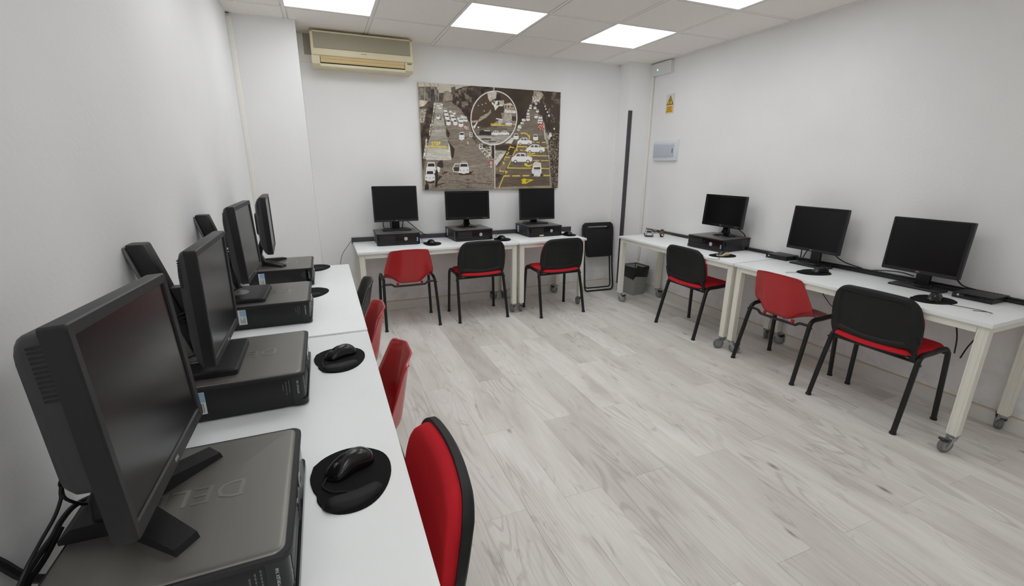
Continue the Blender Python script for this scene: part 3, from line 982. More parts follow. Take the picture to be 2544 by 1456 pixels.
def mouse_top(u, v):
    a, c = sq(u, v, .85)
    wy = .033*(1 - .14*math.cos(v*pi*.9))
    x = a*wy
    y = c*.062
    hh = .039*(1-.30*((c-.25))**2*1.4 - .25*max(0, -c)**2)
    e = max(0.0, 1-abs(u)**2.6)**.55 * max(0.0, 1-abs(v)**3.4)**.5
    return (x, y, .004 + hh*e)
def mouse(label, x, y, z, rz, cream=False, s=1.0, tail=None):
    """front (cable end) is local -y"""
    t = thing('mouse', label, 'mouse', (x, y, z), rz, 'computer mice')
    base = lambda u, v: (mouse_top(u, v)[0]*.96, mouse_top(u, v)[1]*.97, 0.0)
    def mid(u, v):
        q = mouse_top(u, v)
        return (q[0], q[1], min(q[2], .013))
    lower = MB().slab(lambda u, v: mouse_top(u, v) if not cream else (mouse_top(u, v)[0]*1.03, mouse_top(u, v)[1]*1.03, mouse_top(u, v)[2]*(.62+.34*abs(u)**1.5)), base, 20, 24)
    obj('body', lower.mesh('body', 'cream' if cream else 'mouse', smooth=60), t)
    for s_ in (-1, 1):
        def tp(u, v, s_=s_):
            uu = s_*(.10 + .39*(u+1)) if not cream else s_*(.08+.34*(u+1))
            vv = -.92 + (v+1)*.42
            q = mouse_top(uu, vv)
            return (q[0], q[1], q[2]+.0010)
        def bt(u, v, s_=s_):
            q = tp(u, v)
            return (q[0], q[1], q[2]-.0018)
        obj('button', MB().slab(tp, bt, 8, 10).mesh('button', 'mouse', smooth=60), t)
    zt = mouse_top(0, -.55)[2]
    obj('scroll_wheel', MB().lathe([(0, -.0035), (.0075, -.0035), (.0085, -.002), (.0085, .002), (.0075, .0035), (0, .0035)], 18, 'x', c=(0, -.032, zt-.005)).mesh('scroll_wheel', 'cablegrey'), t)
    if cream:
        def tp(u, v):
            q = mouse_top(u*.72, .1+v*.62)
            return (q[0], q[1], q[2]+.0012)
        obj('palm_cover', MB().slab(tp, lambda u, v: (tp(u, v)[0], tp(u, v)[1], tp(u, v)[2]-.0022), 12, 10).mesh('palm_cover', 'mouse', smooth=60), t)
    if tail:
        obj('cable', MB().tube(crv(tail, 6), .0017, 6).mesh('cable', 'cable'), t)
    return t

ZM = DH + .004
pad('black mouse pad with wrist rest nearest the camera, in front of the nearest computer', -1.075, -2.952, DH, 0)
pad('black mouse pad with wrist rest on the left desk, second from the camera', -1.075, -2.222, DH, 0)
pad('black mouse pad peeking out behind the third computer of the left row', -1.188, -1.190, DH+.005, R(-8), .95)
pad('black mouse pad peeking out behind the farthest left computer, by the pillar', -1.168, -.492, DH+.005, R(-8), .95)
mouse('glossy black mouse on the mouse pad nearest the camera', -1.074, -2.914, ZM, R(-62), tail=[(0, -.060, .008), (.004, -.068, .004), (.018, -.080, .003), (.050, -.074, .003), (.075, -.050, .003), (.090, -.048, .004)])
mouse('glossy black mouse on the second mouse pad of the left desk', -1.068, -2.190, ZM, R(-66), tail=[(0, -.060, .008), (-.003, -.066, .004), (.012, -.078, .003), (.045, -.090, .003), (.070, -.098, .003)])
pad('black mouse pad at the back wall right of the left-end computer', -.155, .265, DH, R(-6), .92, rest=False)
mouse('black mouse at the back wall right of the left-end computer', -.165, .270, ZM, R(185), tail=[(0, -.060, .008), (.006, -.075, .003), (.035, -.095, .002), (.06, -.09, .002)])
pad('black mouse pad right of the middle computer, behind a black-backed chair', .565, .270, DH, R(-6), .92, rest=False)
mouse('black mouse right of the middle back-wall computer, behind a chair', .555, .275, ZM, R(190), tail=[(0, -.060, .008), (.01, -.075, .003), (.04, -.09, .002)])
pad('black mouse pad right of the cream-tagged computer', 1.352, .310, DH, R(-6), .86, rest=False)
mouse('black mouse right of the cream-tagged computer, by the folding chair', 1.345, .315, ZM, R(185))
pad('black mouse pad under the cream-edged mouse on the right desk', 1.985, -1.180, DH, R(-96), .95, rest=False)
mouse('black mouse with cream yellowed sides, in front of a right desk computer', 1.985, -1.190, ZM, R(-82), cream=True, tail=[(0, -.055, .008), (.02, -.09, .002), (.06, -.13, .002), (.09, -.19, .002), (.03, -.24, .002)])
pad('round black mouse pad on the right desk, before the farther square monitor', 2.090, -1.890, DH, R(-96), .98, rest=False)
mouse('black mouse on the round pad before the farther square monitor', 2.138, -1.908, ZM, R(-100), tail=[(0, -.060, .008), (.006, -.08, .003), (.0, -.13, .002), (-.02, -.20, .002), (-.03, -.26, .002)])
pad('round black mouse pad beside the nearest mini computer on the right desk', 2.055, -2.600, DH, R(-96), .98, rest=False)
mouse('black mouse beside the nearest mini computer on the right desk', 2.060, -2.610, ZM, R(-70), tail=[(0, -.060, .008), (.03, -.075, .003), (.10, -.075, .002), (.19, -.09, .002), (.23, -.13, .004), (.21, -.17, .016), (.16, -.19, .016)])

# ---------------------------------------------------------------- chairs (face local +y)
def rear_leg(sx):
    return crv([(sx*.246, -.200, .006), (sx*.240, -.152, .22), (sx*.233, -.108, .405), (sx*.230, -.092, .432), (sx*.228, -.060, .447), (sx*.228, .02, .450)], 5)
def front_leg(sx):
    return crv([(sx*.246, .200, .006), (sx*.240, .192, .22), (sx*.234, .184, .400), (sx*.231, .176, .434), (sx*.229, .152, .452), (sx*.228, .10, .455), (sx*.228, .02, .450)], 5)
leg_ms = {}
for sx in (-1, 1):
    for nm, fn in (('r', rear_leg), ('f', front_leg)):
        leg_ms[(sx, nm)] = MB().tube(fn(sx), .0132, 12, .0165).mesh('leg', 'chairframe', smooth=60)
cap_ms = {(sx, sy): MB().lathe([(0, 0), (.0172, 0), (.0170, .010), (.013, .013), (0, .013)], 14, c=(sx*.246, sy*.2, 0)).mesh('foot_cap', 'blk') for sx in (-1, 1) for sy in (-1, 1)}
bolt_ms = {sx: MB().cyl((sx*.228, -.112, .402), (sx*.252, -.112, .402), .0065, n=10).mesh('bolt', 'chairframe') for sx in (-1, 1)}
bar_r = MB().tube([(-.236, -.104, .412), (.236, -.104, .412)], .0085, 8).mesh('crossbar', 'chairframe', smooth=60)
bar_f = MB().tube([(-.231, .150, .432), (.231, .150, .432)], .0085, 8).mesh('crossbar', 'chairframe', smooth=60)
bar_drop = MB().tube(crv([(-.236, -.104, .412), (-.175, -.110, .412), (-.160, -.112, .408), (-.140, -.114, .394), (-.125, -.115, .392), (0, -.115, .390), (.125, -.115, .392), (.140, -.114, .394), (.160, -.112, .408), (.175, -.110, .412), (.236, -.104, .412)], 3), .0095, 8).mesh('crossbar', 'chairframe', smooth=60)
def chair_frame(t, drop=False):
    for sx in (-1, 1):
        for nm, sy in (('r', -1), ('f', 1)):
            l = obj('leg', leg_ms[(sx, nm)], t)
            obj('foot_cap', cap_ms[(sx, sy)], l)
        obj('bolt', bolt_ms[sx], t)
    obj('crossbar', bar_drop if drop else bar_r, t)
    obj('crossbar', bar_f, t)

BZ, BH, BW = .624, .156, .236
def by(x, z):
    return -.168 - .17*(z-BZ) + .026*(x/BW)**2
def back_xz(u, v, sw=1.0, d=0.0):
    """rounded outline: straight sides, round top corners, sagging lower edge; d = inset"""
    W, H0, H1, r = BW-d, BZ-BH+d, BZ+BH-d, .085-d*.5
    x = math.sin(u*pi/2)*W
    o = max(0, abs(x)-(W-r))
    zt = H1 - r + math.sqrt(max(0, r*r-o*o)) - .012*(x/W)**2
    rb = .030
    ob = max(0, abs(x)-(W-rb))
    zb = H0 + .036*abs(x/W)**2.2 + rb - math.sqrt(max(0, rb*rb-ob*ob))
    wz = 1 - .07*max(0, (v-.1))**1.5
    return x*wz, zb + (zt-zb)*(v+1)/2
def shell_rear(u, v):
    x, z = back_xz(u, v)
    m = max(abs(math.sin(u*pi/2)), abs(v+.04)*.98)
    d = .011*(1-smooth(.74, .80, m)) - .003*(1-smooth(.30, .33, max(abs(math.sin(u*pi/2)), abs((v+.35)/1.25))))*(1 if True else 0)
    edge = .008*max(0, (m-.9)/.1)**2
    return (x, by(x, z) - .026 + d + edge, z)
def shell_front(u, v):
    x, z = back_xz(u, v)
    return (x, by(x, z) + .002, z)
back_shell = MB().slab(shell_rear, shell_front, 44, 36)
for sx in (-1, 1):                                # bracket arms run down to the rear crossbar
    xx = sx*.205
    rings = []
    for z, dy, hw in ((.560, -.004, .024), (.500, .000, .024), (.462, .010, .021), (.438, .022, .017), (.420, .030, .016), (.405, .034, .016)):
        yy = by(xx, max(z, .47)) - .014 + dy
        rings.append([(xx-hw, yy-.006, z), (xx+hw, yy-.006, z), (xx+hw, yy+.008, z), (xx-hw, yy+.008, z)])
    back_shell.loft(rings)
back_me = back_shell.mesh('backrest_shell', 'chairback', smooth=40)
def cus_front(u, v):
    x, z = back_xz(u, v, 1, .010)
    e = max(0, 1-u**8)*max(0, 1-v**8)
    return (x, by(x, z) + .010 + .026*e**.4, z)
def cus_rear(u, v):
    x, z = back_xz(u, v, 1, .010)
    return (x, by(x, z) + .001, z)
back_cus_me = MB().slab(cus_front, cus_rear, 30, 24).mesh('backrest_cushion', 'fabric', smooth=60)
def seat_top(u, v):
    a, c = sq(u, v, .55)
    e = max(0, 1-u**8)*max(0, 1-v**8)
    z = .452 + .026*e**.4 - .012*max(0, c)**3 + .006*a*a - .004*max(0, -c)**2
    return (a*.236*(1-.05*(c < 0)*abs(c)), .025 + c*.212, z)
def seat_bot(u, v):
    q = seat_top(u, v)
    return (q[0], q[1], .449 - .012*max(0, sq(u, v, .55)[1])**3)
seat_me = MB().slab(seat_top, seat_bot, 28, 28).mesh('seat_cushion', 'fabric', smooth=60)
def pan_top(u, v):
    a, c = sq(u, v, .55)
    return (a*.228, .025 + c*.204, .450 - .012*max(0, c)**3)
pan_me = MB().slab(pan_top, lambda u, v: (pan_top(u, v)[0]*.94, .025+(pan_top(u, v)[1]-.025)*.94, pan_top(u, v)[2]-.018), 20, 20).mesh('seat_pan', 'chairback', smooth=50)
def fabric_chair(label, x, y, rz):
    t = thing('upholstered_chair', label, 'chair', (x, y, 0), rz, 'red upholstered chairs with black backs')
    chair_frame(t)
    obj('seat_cushion', seat_me, t)
    obj('seat_pan', pan_me, t)
    obj('backrest_shell', back_me, t)
    obj('backrest_cushion', back_cus_me, t)
    return t

# one-piece plastic shell: rows of (y, z, half width, wrap forward, wrap up)
ROWS = [(.214, .428, .188, 0, -.012), (.200, .442, .196, 0, -.010), (.150, .446, .204, 0, -.002), (.05, .436, .208, 0, .012), (-.04, .426, .211, .006, .034),
        (-.095, .418, .214, .020, .066), (-.130, .424, .216, .040, .076), (-.158, .462, .216, .058, .060), (-.174, .530, .210, .062, .026), (-.190, .615, .194, .052, .008), (-.207, .700, .172, .040, 0), (-.214, .728, .161, .034, -.006), (-.218, .742, .146, .028, -.012)]
def shell_grid(lip):
    prof = crv([(r[0], r[1], 0) for r in ROWS], 4)
    rest = crv([(r[2], r[3], r[4]) for r in ROWS], 4)
    nu = 28
    G = []
    for (y, z, _), (hw, wf, wu) in zip(prof, rest):
        row = []
        for i in range(nu+1):
            u = -1+2*i/nu
            c = smooth(.30, 1.12, abs(u))*1.22
            f = smooth(.92, 1.0, abs(u))*lip
            bk = smooth(.0, .05, wf)
            row.append(Vector((u*hw + math.copysign(f*.010, u), y + wf*c - f*.012*bk, z + wu*c - f*.010*(1-bk))))
        G.append(row)
    # top lip
    for i in range(nu+1):
        G[-1][i] += Vector((0, -.010*lip, -.001))
    return G
def shell_mesh(m, lip=1.0):
    G = shell_grid(lip)
    nv, nu = len(G), len(G[0])
    N = [[None]*nu for _ in range(nv)]
    for j in range(nv):
        for i in range(nu):
            du = G[j][min(i+1, nu-1)] - G[j][max(i-1, 0)]
            dv = G[min(j+1, nv-1)][i] - G[max(j-1, 0)][i]
            N[j][i] = du.cross(dv).normalized()
    lk = lambda o: (lambda u, v: tuple(G[round((v+1)/2*(nv-1))][round((u+1)/2*(nu-1))] + N[round((v+1)/2*(nv-1))][round((u+1)/2*(nu-1))]*o))
    mb = MB().slab(lk(-.0022), lk(.0022), nu-1, nv-1)
    for sx in (-1, 1):
        for y in (-.100, .150):
            mb.cyl((sx*.110, y-.004, .440 if y > 0 else .422), (sx*.110, y-.012, .392 if y < 0 else .430), .011, n=10)
    return mb.mesh('seat_shell', m, smooth=70)
shell_red = shell_mesh('redshell', .55)
shell_blk = shell_mesh('blkshell', .55)
def shell_chair(label, x, y, rz, black=False):
    t = thing('plastic_chair', label, 'chair', (x, y, 0), rz, 'one-piece plastic shell chairs')
    chair_frame(t, True)
    obj('seat_shell', shell_blk if black else shell_red, t)
    return t
shell_chair('red plastic shell chair at the left end of the back desks', -.415, .205, 0)
fabric_chair('black-backed red chair at the middle of the back wall, left of the desk joint', .262, .185, R(.5))
fabric_chair('black-backed red chair at the back wall beside the folding chair', 1.045, .040, R(2))
fabric_chair('black-backed red chair at the right wall, farthest of that row', 1.980, -.940, R(-91))
shell_chair('red plastic shell chair at the right wall between two black-backed chairs', 1.995, -1.835, R(-90))
fabric_chair('black-backed red chair at the right wall, nearest the camera', 1.975, -2.462, R(-90))
fabric_chair('red upholstered chair at the left desks, nearest the camera, seen from its front', -1.035, -2.985, R(90))
shell_chair('glossy red plastic chair at the left desks, second from the camera', -1.030, -2.215, R(90))
shell_chair('glossy red plastic chair at the left desks by the desk joint, third from camera', -1.050, -1.570, R(90))
shell_chair('black plastic shell chair at the far end of the left desks', -1.050, -.985, R(90), True)

# folded chair leaning in the corner (local +y towards the wall)
t = thing('folding_chair', 'black folding chair folded flat and leaning in the back right corner', 'chair', (1.895, .478, 0), R(-3))
lean = Matrix.Rotation(-R(8.5), 4, 'X')
def fl_tube(pts, r=.0095):
    return MB().tube(pts, r, 10).xf(lean)
o1 = crv([(-.186, .0, .30), (-.190, .0, .10), (-.186, .0, .035), (-.165, .0, .012), (-.12, .0, .010), (.12, .0, .010), (.165, .0, .012), (.186, .0, .035), (.190, .0, .10), (.186, .0, .30)], 5)
o1 = [(-.196, 0, .76)] + o1 + [(.196, 0, .76)]
obj('frame', fl_tube(o1).mesh('frame', 'foldblk', smooth=60), t)
o2 = [(-.170, .030, .60)] + crv([(-.172, .030, .15), (-.170, .030, .065), (-.150, .030, .045), (-.11, .030, .042), (.11, .030, .042), (.150, .030, .045), (.170, .030, .065), (.172, .030, .15)], 5) + [(.170, .030, .60)]
obj('rear_frame', fl_tube(o2, .0085).mesh('rear_frame', 'foldblk', smooth=60), t)
bp = MB()
outer = [(-.205, .655), (.205, .655), (.205, .760), (.190, .805), (.160, .822), (-.160, .822), (-.190, .805), (-.205, .760)]
slot = [(-.125, .738), (.125, .738), (.140, .748), (.140, .762), (.125, .772), (-.125, .772), (-.140, .762), (-.140, .748)]
def ring_prism(mb, A, B, y0, y1):
    n = len(A)
    vs = [(p[0], y0, p[1]) for p in A] + [(p[0], y0, p[1]) for p in B] + [(p[0], y1, p[1]) for p in A] + [(p[0], y1, p[1]) for p in B]
    fs = []
    for i in range(n):
        j = (i+1) % n
        fs += [(i, j, n+j, n+i), (2*n+i, 3*n+i, 3*n+j, 2*n+j), (i, 2*n+i, 2*n+j, j), (n+i, n+j, 3*n+j, 3*n+i)]
    mb.add(vs, fs)
order = [(-.205, .655), (.205, .655), (.205, .750), (.196, .795), (.165, .820), (-.165, .820), (-.196, .795), (-.205, .750)]
slot = [(-.125, .735), (.125, .735), (.142, .748), (.142, .764), (.128, .776), (-.128, .776), (-.142, .764), (-.142, .748)]
ring_prism(bp, order, slot, -.014, .012)
obj('backrest', bp.xf(lean).mesh('backrest', 'foldblk', smooth=30), t)
obj('handle_recess', MB().box((-.15, .0125, .66), (.15, .016, .764)).xf(lean).mesh('handle_recess', 'foldblk', smooth=0), t)
stp = [(-.192, .655), (-.178, .445), (-.168, .425), (-.140, .415), (.140, .415), (.168, .425), (.178, .445), (.192, .655), (.185, .695), (-.185, .695)]
sm_ = MB().prism(stp, -.016, -.034, axis='y', inset=.004).xf(lean)
obj('seat', sm_.mesh('seat', 'foldblk', smooth=30), t)
rv = MB()
for sx in (-1, 1):
    rv.cyl((sx*.196, -.018, .668), (sx*.196, -.012, .668), .006, n=10)
obj('rivet', rv.xf(lean).mesh('rivet', 'steel'), t)

# ---------------------------------------------------------------- waste bin
t = thing('waste_bin', 'grey plastic waste bin with black liner under the far right desk', 'bin', (2.236, .262, 0), R(4))
def binring(s_, z, r=.022):
    return [(a, b, z) for a, b in rrect(s_, s_, r, 4)]
b = MB().loft([binring(.176, .0), binring(.186, .004), binring(.226, .325), binring(.232, .330), binring(.220, .330), binring(.214, .322), binring(.178, .010)])
obj('bucket', b.mesh('bucket', 'bin', smooth=40), t)
rg = random.Random(5)
n0 = len(binring(.2, 0))
rings = []
base_low = [.205 + .018*math.sin(k*1.1) + rg.uniform(-.008, .008) for k in range(n0)]
def bagring(s_, zf, jit=.002):
    return [(a+rg.uniform(-jit, jit), b_+rg.uniform(-jit, jit), zf(k)) for k, (a, b_) in enumerate(rrect(s_, s_, .024, 4))]
rings.append(bagring(.222, lambda k: base_low[k], .003))
rings.append(bagring(.234, lambda k: base_low[k]+.03, .003))
rings.append(bagring(.238, lambda k: .29, .002))
rings.append(bagring(.240, lambda k: .331, .001))
rings.append(bagring(.236, lambda k: .336, .001))
rings.append(bagring(.216, lambda k: .328, .001))
rings.append(bagring(.200, lambda k: .20, .004))
rings.append(bagring(.170, lambda k: .06, .004))
bag = MB().loft(rings, cap=False)
bag.f.append(tuple(range(len(bag.v)-n0, len(bag.v))))
bag.mi.append(0)
obj('liner', bag.mesh('liner', 'bag', smooth=40), t)

# ---------------------------------------------------------------- air conditioner (front is -y)
t = thing('air_conditioner', 'yellowed wall air conditioner high on the back wall, left of the picture', 'air conditioner', (-.629, YB, 2.250))
AW = .415
prof = [(0, .262), (-.175, .262), (-.192, .256), (-.198, .246), (-.205, .125), (-.205, .080), (-.200, .074), (-.185, .070), (-.185, .016), (-.165, .004), (-.120, .0), (0, .0)]
bd = MB().loft([[(x, a, z) for a, z in prof] for x in (-AW, -AW+.004, AW-.004, AW)])
obj('body', bd.mesh('body', 'acbody', smooth=30), t)
gp = MB().box((-AW+.022, -.2065, .128), (AW-.022, -.195, .244))
gpo = obj('intake_panel', gp.mesh('intake_panel', 'acback', smooth=0), t)
gs = MB()
for k in range(24):
    z = .131 + k*.0047
    gs.box((-AW+.022, -.2085-.004*(1-k/24)*0, z), (AW-.022, -.203, z+.0026))
g = obj('intake_slats', gs.mesh('intake_slats', 'acgrille', smooth=0), gpo)
g['kind'] = 'stuff'
fp = MB().cbox((-AW+.001, -.2115, .076), (AW-.001, -.200, .127), .003)
for x0, x1 in ((-AW+.001, -AW+.022), (AW-.022, AW-.001)):
    fp.cbox((x0, -.2105, .120), (x1, -.196, .256), .003)
fp.cbox((-AW+.001, -.2105, .244), (AW-.001, -.190, .258), .003)
fpo = obj('front_panel', fp.mesh('front_panel', 'acbody', smooth=30), t)
obj('emblem', MB().box((-.025, -.2122, .106), (.022, -.2112, .1095)).mesh('emblem', 'acback', smooth=0), fpo)
lw = MB()
for x0, x1 in ((-AW-.001, -AW+.062), (AW-.070, AW+.001)):
    lw.loft([[(x, a, z) for a, z in ((-.198, .076), (-.199, .040), (-.190, .012), (-.165, -.003), (-.12, -.005), (-.12, .076))] for x in (x0, x1)])
lw.cbox((-AW+.06, -.190, -.004), (AW-.068, -.12, .018), .003)
obj('lower_cover', lw.mesh('lower_cover', 'acbody', smooth=30), t)
obj('outlet', MB().box((-AW+.062, -.186, .018), (AW-.070, -.15, .076)).mesh('outlet', 'dark', smooth=0), t)
for z0, z1, y0 in ((.050, .074, -.197), (.026, .049, -.194)):
    fm = MB().loft([[(x, y0, z1), (x, y0-.003, (z0+z1)/2), (x, y0+.002, z0), (x, y0+.008, z0), (x, y0+.008, z1)] for x in (-AW+.066, AW-.074)])
    obj('flap', fm.mesh('flap', 'acflap', smooth=30), t)
obj('display', MB().box((AW-.05, -.2005, .060), (AW-.012, -.197, .070)).mesh('display', 'acback', smooth=0), t)
bb = obj('backing_board', MB().cbox((-.470, -.014, .108), (AW-.05, -.0005, .272), .002).mesh('backing_board', 'acboard', smooth=0), t)

# ---------------------------------------------------------------- wall fittings on the right wall (local -y is into the room)
RW = -pi/2
t = thing('distribution_panel', 'white electrical distribution panel with grey door on the right wall', 'electrical panel', (XR, .142, 1.513), RW)
pb = MB().cbox((-.180, -.030, 0), (.180, 0, .205), .005)
pb.cbox((-.186, -.012, -.006), (.186, 0, .211), .003)
obj('case', pb.mesh('case', 'panelframe', smooth=30), t)
dr = obj('door', MB().cbox((-.172, -.037, .036), (.150, -.028, .166), .003).mesh('door', 'paneldoor', smooth=30), t)
for z in (.176, .020):
    obj('ridge', MB().cbox((-.178, -.033, z), (.160, -.029, z+.006), .0015).mesh('ridge', 'panelframe', smooth=30), t)
obj('latch', MB().cbox((.128, -.041, .078), (.137, -.035, .124), .002).mesh('latch', 'printdim', smooth=30), dr)

t = thing('warning_sign', 'yellow electrical hazard sign with lightning triangle on the right wall', 'sign', (XR, .152, 1.993), RW)
pl_ = obj('plate', MB().cbox((-.062, -.003, 0), (.062, -.0002, .196), .001).mesh('plate', 'signwhite', smooth=0), t)
def tri(cx, cz, s_, r=0):
    return [(cx-s_*.5, cz), (cx+s_*.5, cz), (cx, cz+s_*.9)]
obj('triangle_border', MB().prism(tri(0, .088, .104)[::1], -.0042, -.0028, axis='y').mesh('triangle_border', 'signblack', smooth=0), t)
obj('triangle', MB().prism(tri(0, .0945, .083), -.0052, -.0040, axis='y').mesh('triangle', 'signyellow', smooth=0), t)
bolt = [(.004, .158), (-.012, .127), (-.001, .129), (-.006, .108), (-.011, .110), (-.003, .098), (.004, .112), (-.0005, .110), (.010, .135), (.000, .134)]
obj('lightning_bolt', MB().prism([(x*1.15, z) for x, z in bolt], -.0062, -.0050, axis='y').mesh('lightning_bolt', 'signblack', smooth=0), t)
tp = obj('text_plate', MB().box((-.048, -.0042, .012), (.048, -.0028, .076)).mesh('text_plate', 'signyellow', smooth=0), t)
for q, s_ in enumerate(('PELIGRO', 'RIESGO', 'ELECTRICO')):
    lettering(s_, .0165, 'signblack', tp, (0, -.0045, .063-q*.0195), (pi/2, 0, 0))

t = thing('emergency_light', 'white emergency light with a green indicator, high in the right corner', 'light', (XR, .300, 2.395), RW)
el = MB().prism(rrect(.31, .120, .014, 4, 0, .062), -.045, 0, axis='y')
obj('housing', MB().prism(rrect(.31, .120, .014, 4, 0, .062), -.004, -.05, axis='y', inset=.006).mesh('housing', 'emerg', smooth=30), t)
obj('mount', MB().cbox((-.16, -.006, 0), (.16, 0, .124), .002).mesh('mount', 'emerg', smooth=30), t)
obj('indicator', MB().lathe([(0, 0), (.008, 0), (.006, .004), (0, .005)], 14, 'y', c=(-.040, -.0498, .052)).mesh('indicator', 'led'), t)

t = thing('wall_socket', 'grey double socket on the right wall behind the toy car', 'socket', (XR, .272, .716), RW)
so = MB().cbox((-.082, -.012, 0), (.082, -.0003, .040), .002)
obj('plate', so.mesh('plate', 'socket', smooth=30), t)
ho = MB()
for x in (-.04, .035):
    ho.cyl((x, -.0135, .020), (x, -.0110, .020), .013, n=18)
obj('outlet', ho.mesh('outlet', 'printdim', smooth=30), t)
pg = MB().cbox((.000, -.040, .012), (.030, -.012, .030), .003)
pg.tube(crv([(.028, -.03, .020), (.06, -.035, .024), (.085, -.028, .020), (.10, -.012, .022)], 5), .004, 6)
obj('plug', pg.mesh('plug', 'cable', smooth=40), t)

# ---------------------------------------------------------------- small things on the far right desk
t = thing('toy_car', 'small silver toy car on the far right desk, seen from behind', 'toy car', (2.135, -.045, DH), R(-34))
# rear of the car is local -y
def carring(y, hw, z0, z1, top=1.0):
    return [(-hw, y, z0), (hw, y, z0), (hw, y, z0+(z1-z0)*.7), (hw*top, y, z1), (-hw*top, y, z1), (-hw, y, z0+(z1-z0)*.7)]
cbm = MB().loft([carring(-.088, .036, .014, .030, .9), carring(-.086, .039, .008, .038, .92), carring(-.05, .041, .007, .042, .95), carring(.02, .041, .007, .041, .95), carring(.07, .039, .008, .032, .92), carring(.088, .033, .011, .026, .9)])
cb_ = obj('body', cbm.mesh('body', 'toyBody', smooth=40), t)
cab = MB().loft([carring(-.062, .035, .036, .040, .97), carring(-.036, .033, .036, .060, .85), carring(.006, .033, .036, .060, .85), carring(.042, .034, .034, .040, .97)])
obj('cabin', cab.mesh('cabin', 'toyBody', smooth=30), t)
gl = MB()
gl.add([(-.027, -.0600, .0435), (.027, -.0600, .0435), (.024, -.0410, .0585), (-.024, -.0410, .0585)], [(0, 1, 2, 3)])
gl.add([(-.027, .0385, .0435), (.027, .0385, .0435), (.024, .0115, .0585), (-.024, .0115, .0585)], [(3, 2, 1, 0)])
for s_ in (-1, 1):
    gl.add([(s_*.0352, -.045, .044), (s_*.0352, .030, .044), (s_*.0310, .006, .057), (s_*.0310, -.033, .057)], [(0, 1, 2, 3)])
obj('window_glass', gl.mesh('window_glass', 'toyDark', smooth=0), t)
bm_ = MB().cbox((-.041, -.091, .008), (.041, -.084, .017), .002).cbox((-.036, .084, .009), (.036, .091, .016), .002)
obj('bumper', bm_.mesh('bumper', 'toyDark', smooth=30), t)
obj('licence_plate', MB().box((-.013, -.0895, .021), (.013, -.0868, .027)).mesh('licence_plate', 'signwhite', smooth=0), t)
for s_ in (-1, 1):
    obj('tail_light', MB().cbox((s_*.031-.007, -.0890, .028), (s_*.031+.007, -.084, .036), .0015).mesh('tail_light', 'toyRed', smooth=30), t)
    for y in (-.052, .052):
        obj('wheel', MB().lathe([(0, -.006), (.010, -.006), (.0135, -.004), (.0135, .004), (.010, .006), (0, .006)], 16, 'x', c=(s_*.0385, y, .0135)).mesh('wheel', 'toyDark'), t)

t = thing('figurine', 'tiny brown and black figurine standing on the far right desk beside the toy car', 'figurine', (2.215, -.160, DH), R(-40))
obj('body', MB().lathe([(0, 0), (.015, .0), (.018, .006), (.019, .022), (.016, .036), (.012, .043), (0, .045)], 18).mesh('body', 'figDark'), t)
hd = obj('head', MB().lathe([(0, .040), (.013, .043), (.018, .053), (.017, .064), (.010, .072), (0, .074)], 18).mesh('head', 'figBrown'), t)
obj('cap', MB().lathe([(0, .064), (.021, .064), (.022, .067), (.014, .071), (.011, .080), (0, .082)], 18).mesh('cap', 'figDark'), hd)
for s_ in (-1, 1):
    obj('arm', MB().tube(crv([(s_*.013, -.004, .040), (s_*.022, -.010, .030), (s_*.016, -.019, .024)], 5), .0052, 8).mesh('arm', 'figBrown', smooth=60), t)
    obj('foot', MB().lathe([(0, 0), (.008, 0), (.009, .004), (.005, .008), (0, .009)], 12, c=(s_*.009, -.012, 0), sy=1.4).mesh('foot', 'figDark'), t)
obj('chest_patch', MB().lathe([(0, .010), (.009, .014), (.011, .024), (.008, .034), (0, .037)], 14, c=(.004, -.011, 0)).mesh('chest_patch', 'figWhite'), t)

# ---------------------------------------------------------------- loose cables
def cable(name, label, pts, r=.0035, m='cable', loops=None):
    mb = MB().tube(crv(pts, 7), r, 7)
    for lp in (loops or []):
        mb.tube(crv(lp, 6), r, 6)
    o = obj(name, mb.mesh(name, m))
    return tag(o, label, 'cable')
cable('monitor_cable', 'black cable from the back-left monitor running down to the dark trunking', [(-.345, .535, .955), (-.335, .60, .93), (-.27, .625, .87), (-.18, .632, .79), (-.13, .638, .766)], .0042,
      loops=[[(-.375, .535, .945), (-.372, .575, .90), (-.375, .61, .855)], [(-.555, .535, .945), (-.562, .58, .90), (-.55, .61, .86)], [(-.50, .535, .945), (-.49, .575, .90), (-.485, .61, .86)]])
cable('mouse_lead', 'thin coiled mouse lead between the left-end computer and its mouse', [(-.245, .45, .785), (-.215, .46, .80), (-.205, .46, .82), (-.22, .46, .825), (-.235, .455, .80), (-.225, .42, .75), (-.205, .38, .7325), (-.225, .35, .7325), (-.24, .37, .733)], .0016)
cable('mouse_lead', 'thin coiled mouse lead right of the middle back-wall computer', [(.485, .44, .785), (.515, .44, .760), (.530, .42, .745), (.555, .41, .75), (.56, .40, .765), (.545, .40, .775), (.535, .39, .755), (.55, .37, .7325), (.57, .345, .7325)], .0016)
cable('wall_cable', 'thin grey cable hanging from the left end of the dark back trunking', [(-.862, .645, .745), (-.90, .63, .70), (-.96, .60, .62), (-.985, .60, .52), (-.985, .62, .40), (-.985, .64, .25)], .0025, 'cablegrey')
cable('cable_bundle', 'bundle of black cables hanging under the desk at the back wall, middle', [(-.02, .575, .69), (.02, .57, .655), (.07, .57, .64), (.13, .57, .65), (.16, .575, .69)], .005,
      loops=[[(.0, .58, .69), (.03, .575, .62), (.09, .57, .60), (.15, .575, .63), (.17, .58, .69)], [(.02, .58, .70), (.06, .57, .63), (.08, .57, .61), (.12, .575, .64), (.10, .58, .69)], [(.05, .58, .69), (.10, .57, .605), (.16, .575, .625), (.19, .58, .69)], [(.04, .57, .68), (.05, .565, .62), (.08, .565, .60)]])
